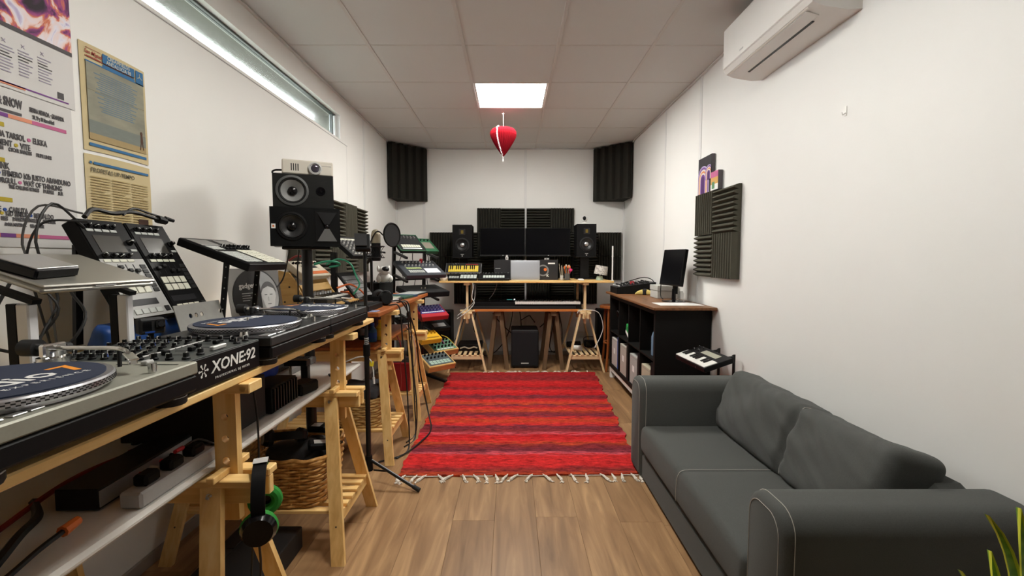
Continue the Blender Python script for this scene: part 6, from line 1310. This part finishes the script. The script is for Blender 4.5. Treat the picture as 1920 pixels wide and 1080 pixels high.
for k in range(3): bx('plug', (-.02, -.105 + k * .075, .036), (.014, -.06 + k * .075, .062), black_plastic, pws, .006)
cab_m = mat('black_cable', (.008, .008, .008), .5); red_c = mat('red_cable', (.22, .02, .015), .5); white_c = mat('white_cable', (.7, .7, .68), .5); green_c = mat('green_cable', (.02, .22, .12), .5); grey_c = mat('grey_cable', (.09, .09, .09), .5)
def cable(label, pts, m=cab_m, r=.004, plug=None):
    t = thing('cable', label, 'cable', pts[0]); p0 = Vector(pts[0]); q = [Vector(p) - p0 for p in pts]; MB().tube(q, r, 6, 5).build('cord', m, t)
    if plug: d = (q[-1] - q[-2]).normalized(); MB().cyl(q[-1], q[-1] + d * .035, r * 2, r * 1.6, 8).build('plug', plug, t)
    return t
cable('black looped cable curling over the front of the white shelf', [(-.85, 1.02, SZ + .02), (-.83, 1.08, SZ + .035), (-.81, 1.16, SZ + .02), (-.795, 1.22, SZ + .006), (-.80, 1.28, SZ + .005), (-.84, 1.27, SZ + .006), (-.845, 1.2, SZ + .05), (-.83, 1.12, SZ + .06)], cab_m, .003, red_m)
cable('red cable lying behind the audio interface on the white shelf', [(-1.0, .85, SZ + .006), (-1.02, .98, SZ + .02), (-1.05, 1.1, SZ + .01), (-1.03, 1.2, SZ + .01)], red_c, .006, red_m)
cable('thick black cable with an orange plug at the near end of the shelf', [(-.84, .62, SZ + .008), (-.87, .72, SZ + .012), (-.90, .80, SZ + .03), (-.95, .88, SZ + .02), (-1.03, .95, SZ + .012)], cab_m, .009)
cable('black cable ending in an orange connector near the table front', [(-.83, .60, SZ + .006), (-.83, .70, SZ + .01), (-.845, .78, SZ + .016), (-.85, .83, SZ + .02)], cab_m, .0055, orange_m)
cable('dark cable hanging from the shelf beside the near trestle post', [(-.776, 1.33, TZ - .03), (-.770, 1.35, .72), (-.772, 1.35, .55), (-.80, 1.36, .35), (-.85, 1.4, .02)], cab_m, .003)
cable('white charging cable with a yellow tag at the far end of the shelf', [(-.86, 2.30, SZ + .006), (-.80, 2.36, SZ + .022), (-.755, 2.40, SZ - .0), (-.742, 2.41, SZ - .06), (-.74, 2.41, SZ - .10)], white_c, .0035, white_c)
tag(MB().boxc((-.748, 2.405, SZ - .025), (.022, .004, .028), (0, .2, .3), .001).build('cable_tag', mat('yellow_tag', (.7, .55, .02), .6), None), 'small yellow tag clipped on the white charging cable', 'tag')
# floor under the turntable table
device('keyboard_case', 'long dark keyboard on the floor under the white shelf', 'keyboard', place(-1.0, 1.25, 0, 90), 1.15, .26, .09, mat('dark_case', (.012, .011, .011), .6), [('buttons', -.50, .06, .50, .09, 12, 1, dark_grey)], joined=True)
cable('white cable bundle on the floor behind the near trestle leg', [(-.83, 1.22, .006), (-.80, 1.3, .02), (-.82, 1.38, .04), (-.86, 1.42, .02), (-.84, 1.5, .008)], white_c, .009)
# ------------------------------------------------------------------ cables
cable('black cable hanging from the deck controllers down to the table', [(-1.2604, 1.3524, 1.292), (-1.288, 1.288, 1.3564), (-1.2834, 1.2328, 1.246), (-1.2696, 1.2696, 1.0896), (-1.2512, 1.196, .97), (-1.1776, 1.2512, TZ + .0092)], cab_m, .0035)
cable('black cable looping behind the laptop stand uprights', [(-1.2788, 1.196, 1.2), (-1.288, 1.1224, 1.062), (-1.2512, 1.0672, .9976), (-1.2144, 1.196, .9516), (-1.196, 1.2696, 1.0344), (-1.2696, 1.3064, 1.108)], cab_m, .004)
cable('bundle of black plugs on top of the deck controllers', [(-1.2512, 1.3432, 1.3242), (-1.2742, 1.3984, 1.3518), (-1.2788, 1.472, 1.3472), (-1.2742, 1.5456, 1.3582), (-1.265, 1.6376, 1.3426)], cab_m, .007, black_plastic)
cable('thin black cable arching off the side of the deck controllers', [(-1.24, 1.34, 1.31), (-1.30, 1.27, 1.30), (-1.32, 1.24, 1.20), (-1.31, 1.25, 1.10), (-1.30, 1.28, TZ + .01)], cab_m, .003)
cable('grey cable dangling behind the deck controllers by the poster', [(-1.27, 1.36, 1.335), (-1.34, 1.30, 1.35), (-1.36, 1.27, 1.24), (-1.33, 1.30, 1.12), (-1.34, 1.33, TZ + .01)], grey_c, .003)
cable('black cable with a boxy plug on top of the far deck controller', [(-1.27, 1.50, 1.345), (-1.285, 1.56, 1.372), (-1.28, 1.62, 1.362), (-1.27, 1.68, 1.350)], cab_m, .004, black_plastic)
cable('tangle of black cable below the laptop stand', [(-1.20, 1.0, TZ + .06), (-1.25, 1.06, TZ + .02), (-1.22, 1.14, TZ + .04), (-1.27, 1.20, TZ + .07), (-1.25, 1.25, TZ + .16), (-1.30, 1.22, TZ + .25)], cab_m, .0035)
cable('white cable trailing among the machines on the brown desk', [(-1.20, 2.62, DZ + .07), (-1.12, 2.66, DZ + .05), (-1.05, 2.72, DZ + .06), (-1.0, 2.80, DZ + .05), (-1.02, 2.9, DZ + .045)], white_c, .004)
cable('orange cable lying over the effects boxes on the brown desk', [(-1.10, 2.86, DZ + .11), (-1.04, 2.92, DZ + .13), (-1.0, 3.0, DZ + .09), (-.98, 3.06, DZ + .04)], mat('orange_cable', (.55, .12, .03), .5), .006)
cable('black cable drooping from the upper speaker to the desk', [(-1.1592, 2.392, 1.2644), (-1.196, 2.4288, 1.1816), (-1.2328, 2.4472, 1.0896), (-1.2696, 2.392, .9976), (-1.2742, 2.3736, .832)], cab_m, .004)
cable('second black cable hanging below the stacked speakers', [(-1.1224, 2.4196, 1.2644), (-1.1454, 2.438, 1.154), (-1.15, 2.4472, 1.016), (-1.1592, 2.4472, .832)], cab_m, .004)
cable('green patch cable looped over the leaning keyboard', [(-1.196, 2.944, 1.1632), (-1.1224, 2.944, 1.2), (-1.0488, 2.9624, 1.1724), (-1.012, 2.9624, 1.0896), (-.9844, 2.944, 1.0344), (-1.012, 2.9072, .9746)], green_c, .006)
cable('green cable coil on the drum machine', [(-1.2236, 2.8152, 1.1678), (-1.15, 2.852, 1.1862), (-1.104, 2.9072, 1.177), (-1.1224, 2.9624, 1.1586), (-1.1776, 2.944, 1.1494)], green_c, .007)
cable('red patch cable on the cream drum machine', [(-1.2512, 2.5576, 1.1908), (-1.2144, 2.5944, 1.2184), (-1.1776, 2.668, 1.1908), (-1.196, 2.7416, 1.1724)], red_c, .006)
for k, (x, y0_, sx_, lab) in enumerate(((-.705, 2.85, .0, 'black cable falling from the brown desk to the near trestle foot'), (-.70, 3.02, .0, 'black cable falling straight beside the far trestle post'), (-.702, 3.09, -.01, 'thick black cable falling past the far trestle rail'))):
    cable(lab, [(x - .06, y0_ - .02, DZ + .006), (x, y0_, DZ - .01), (x + .012, y0_ + .02, .70), (x + .03 + sx_, y0_ + .03, .45), (x + .05, y0_ - .01, .20), (x + .06 + sx_, y0_ - .06, .012), (x + .02, y0_ - .2, .008)], cab_m, .0045)
cable('black cable running down the trestle and looping onto the red rug', [(-.76, 2.85, DZ + .03), (-.705, 2.95, DZ + .005), (-.66, 3.10, .70), (-.665, 3.26, .40), (-.60, 3.22, .10), (-.555, 3.08, .022), (-.58, 2.88, .022), (-.66, 2.70, .008), (-.78, 2.60, .008)], cab_m, .005)
cable('pinkish cable hanging from the far trestle rail', [(-.79, 3.40, .70), (-.74, 3.38, .62), (-.715, 3.37, .50), (-.72, 3.36, .42), (-.75, 3.38, .36)], mat('pink_cable', (.45, .27, .22), .5), .004)
cable('brown-red cable hanging under the brown desk', [(-.82, 3.22, .66), (-.79, 3.22, .58), (-.80, 3.24, .42), (-.79, 3.22, .30), (-.81, 3.2, .21)], red_c, .0045)
for k, (pts, m, lab) in enumerate((
        ([(-1.05, 4.50, 1.30), (-1.10, 4.46, 1.15), (-1.06, 4.48, 1.0), (-1.10, 4.52, .86)], cab_m, 'black cable hanging down behind the top tier of the rack'),
        ([(-.98, 4.58, 1.32), (-1.0, 4.62, 1.2), (-.96, 4.60, 1.08), (-.99, 4.64, .9), (-.96, 4.62, .70)], cab_m, 'black cable hanging behind the middle tiers of the rack'),
        ([(-.86, 4.62, 1.30), (-.84, 4.66, 1.15), (-.86, 4.64, 1.0), (-.83, 4.68, .82)], cab_m, 'black cable hanging at the far side of the rack'),
        ([(-.80, 4.33, .46), (-.72, 4.36, .42), (-.68, 4.42, .40), (-.66, 4.46, .36)], mat('magenta_cable', (.45, .05, .25), .5), 'pink patch cable curling over the green modular box'),
        ([(-.70, 4.52, .44), (-.64, 4.50, .42), (-.60, 4.48, .39), (-.58, 4.52, .36)], yellow_c if 'yellow_c' in globals() else mat('yellow_cable', (.6, .45, .03), .5), 'yellow patch cable on the green modular box'),
        ([(-.93, 4.02, DZ + .02), (-.86, 4.08, DZ - .06), (-.82, 4.10, .70), (-.80, 4.12, .55)], cab_m, 'black cable between the brown desk end and the rack'))):
    cable(lab, pts, m, .004)
cable('grey cables trailing from the rack to the desk trestle', [(-.55, 4.62, .62), (-.50, 4.72, .66), (-.40, 4.78, .74), (-.38, 4.80, .86), (-.385, 4.80, .94)], mat('pale_grey_cable', (.40, .40, .38), .5), .004)
cable('black cables sagging behind the rack to the floor', [(-.50, 4.88, .58), (-.56, 4.86, .40), (-.62, 4.82, .30), (-.66, 4.80, .10), (-.6, 4.9, .01)], cab_m, .004)
for k, (pts, lab) in enumerate((
        ([(-.20, 5.0, .60), (-.15, 5.2, .50), (-.05, 5.3, .38), (.04, 5.32, .30)], 'black cable slanting from the low table to the subwoofer'),
        ([(.02, 5.2, .61), (.0, 5.3, .45), (-.06, 5.4, .25), (-.18, 5.48, .08), (-.30, 5.5, .012)], 'black cable sagging behind the subwoofer to the floor'),
        ([(.10, 5.2, .61), (.115, 5.22, .50), (.118, 5.22, .43)], 'short black cable dropping onto the subwoofer'),
        ([(.47, 5.25, .61), (.45, 5.3, .40), (.40, 5.35, .20), (.44, 5.38, .10), (.55, 5.38, .12), (.58, 5.34, .35), (.56, 5.3, .61)], 'hanging loop of black cable under the piano'),
        ([(.52, 5.22, .61), (.48, 5.28, .35), (.46, 5.32, .16), (.52, 5.36, .09), (.60, 5.36, .16), (.60, 5.3, .38), (.55, 5.22, .61)], 'second hanging loop of black cable under the piano'),
        ([(.56, 5.2, .61), (.45, 5.3, .50), (.34, 5.3, .40)], 'black cable slanting from the piano to the subwoofer side'),
        ([(-.42, 5.36, .56), (-.45, 5.46, .35), (-.40, 5.50, .25), (-.42, 5.5, .06), (-.3, 5.52, .01)], 'thin black cable behind the desk trestle slats'),
        ([(.28, 5.3, .46), (.25, 5.58, .48), (.22, 5.60, .50), (.12, 5.60, .44)], 'black plug lead on the wall under the low table'))):
    cable(lab, pts, cab_m, .0058)
cable('white cable hanging from the desk edge past the pine trestle', [(-.40, 4.745, .950), (-.395, 4.735, .90), (-.41, 4.735, .80), (-.385, 4.74, .74), (-.45, 4.735, .66), (-.56, 4.70, .58)], white_c, .004)
cable('thin grey cable curving below the desk front', [(-.15, 4.90, .952), (-.16, 4.9, .90), (-.19, 4.92, .83), (-.24, 4.98, .762)], mat('pale_grey_cable2', (.30, .30, .30), .5), .0035)
cable('white cable arching over the trestle rail beside the stool', [(.70, 4.76, .63), (.72, 4.74, .66), (.80, 4.735, .67), (.92, 4.73, .64), (.97, 4.74, .50), (.95, 4.74, .40), (.90, 4.73, .30)], white_c, .004, white_c)
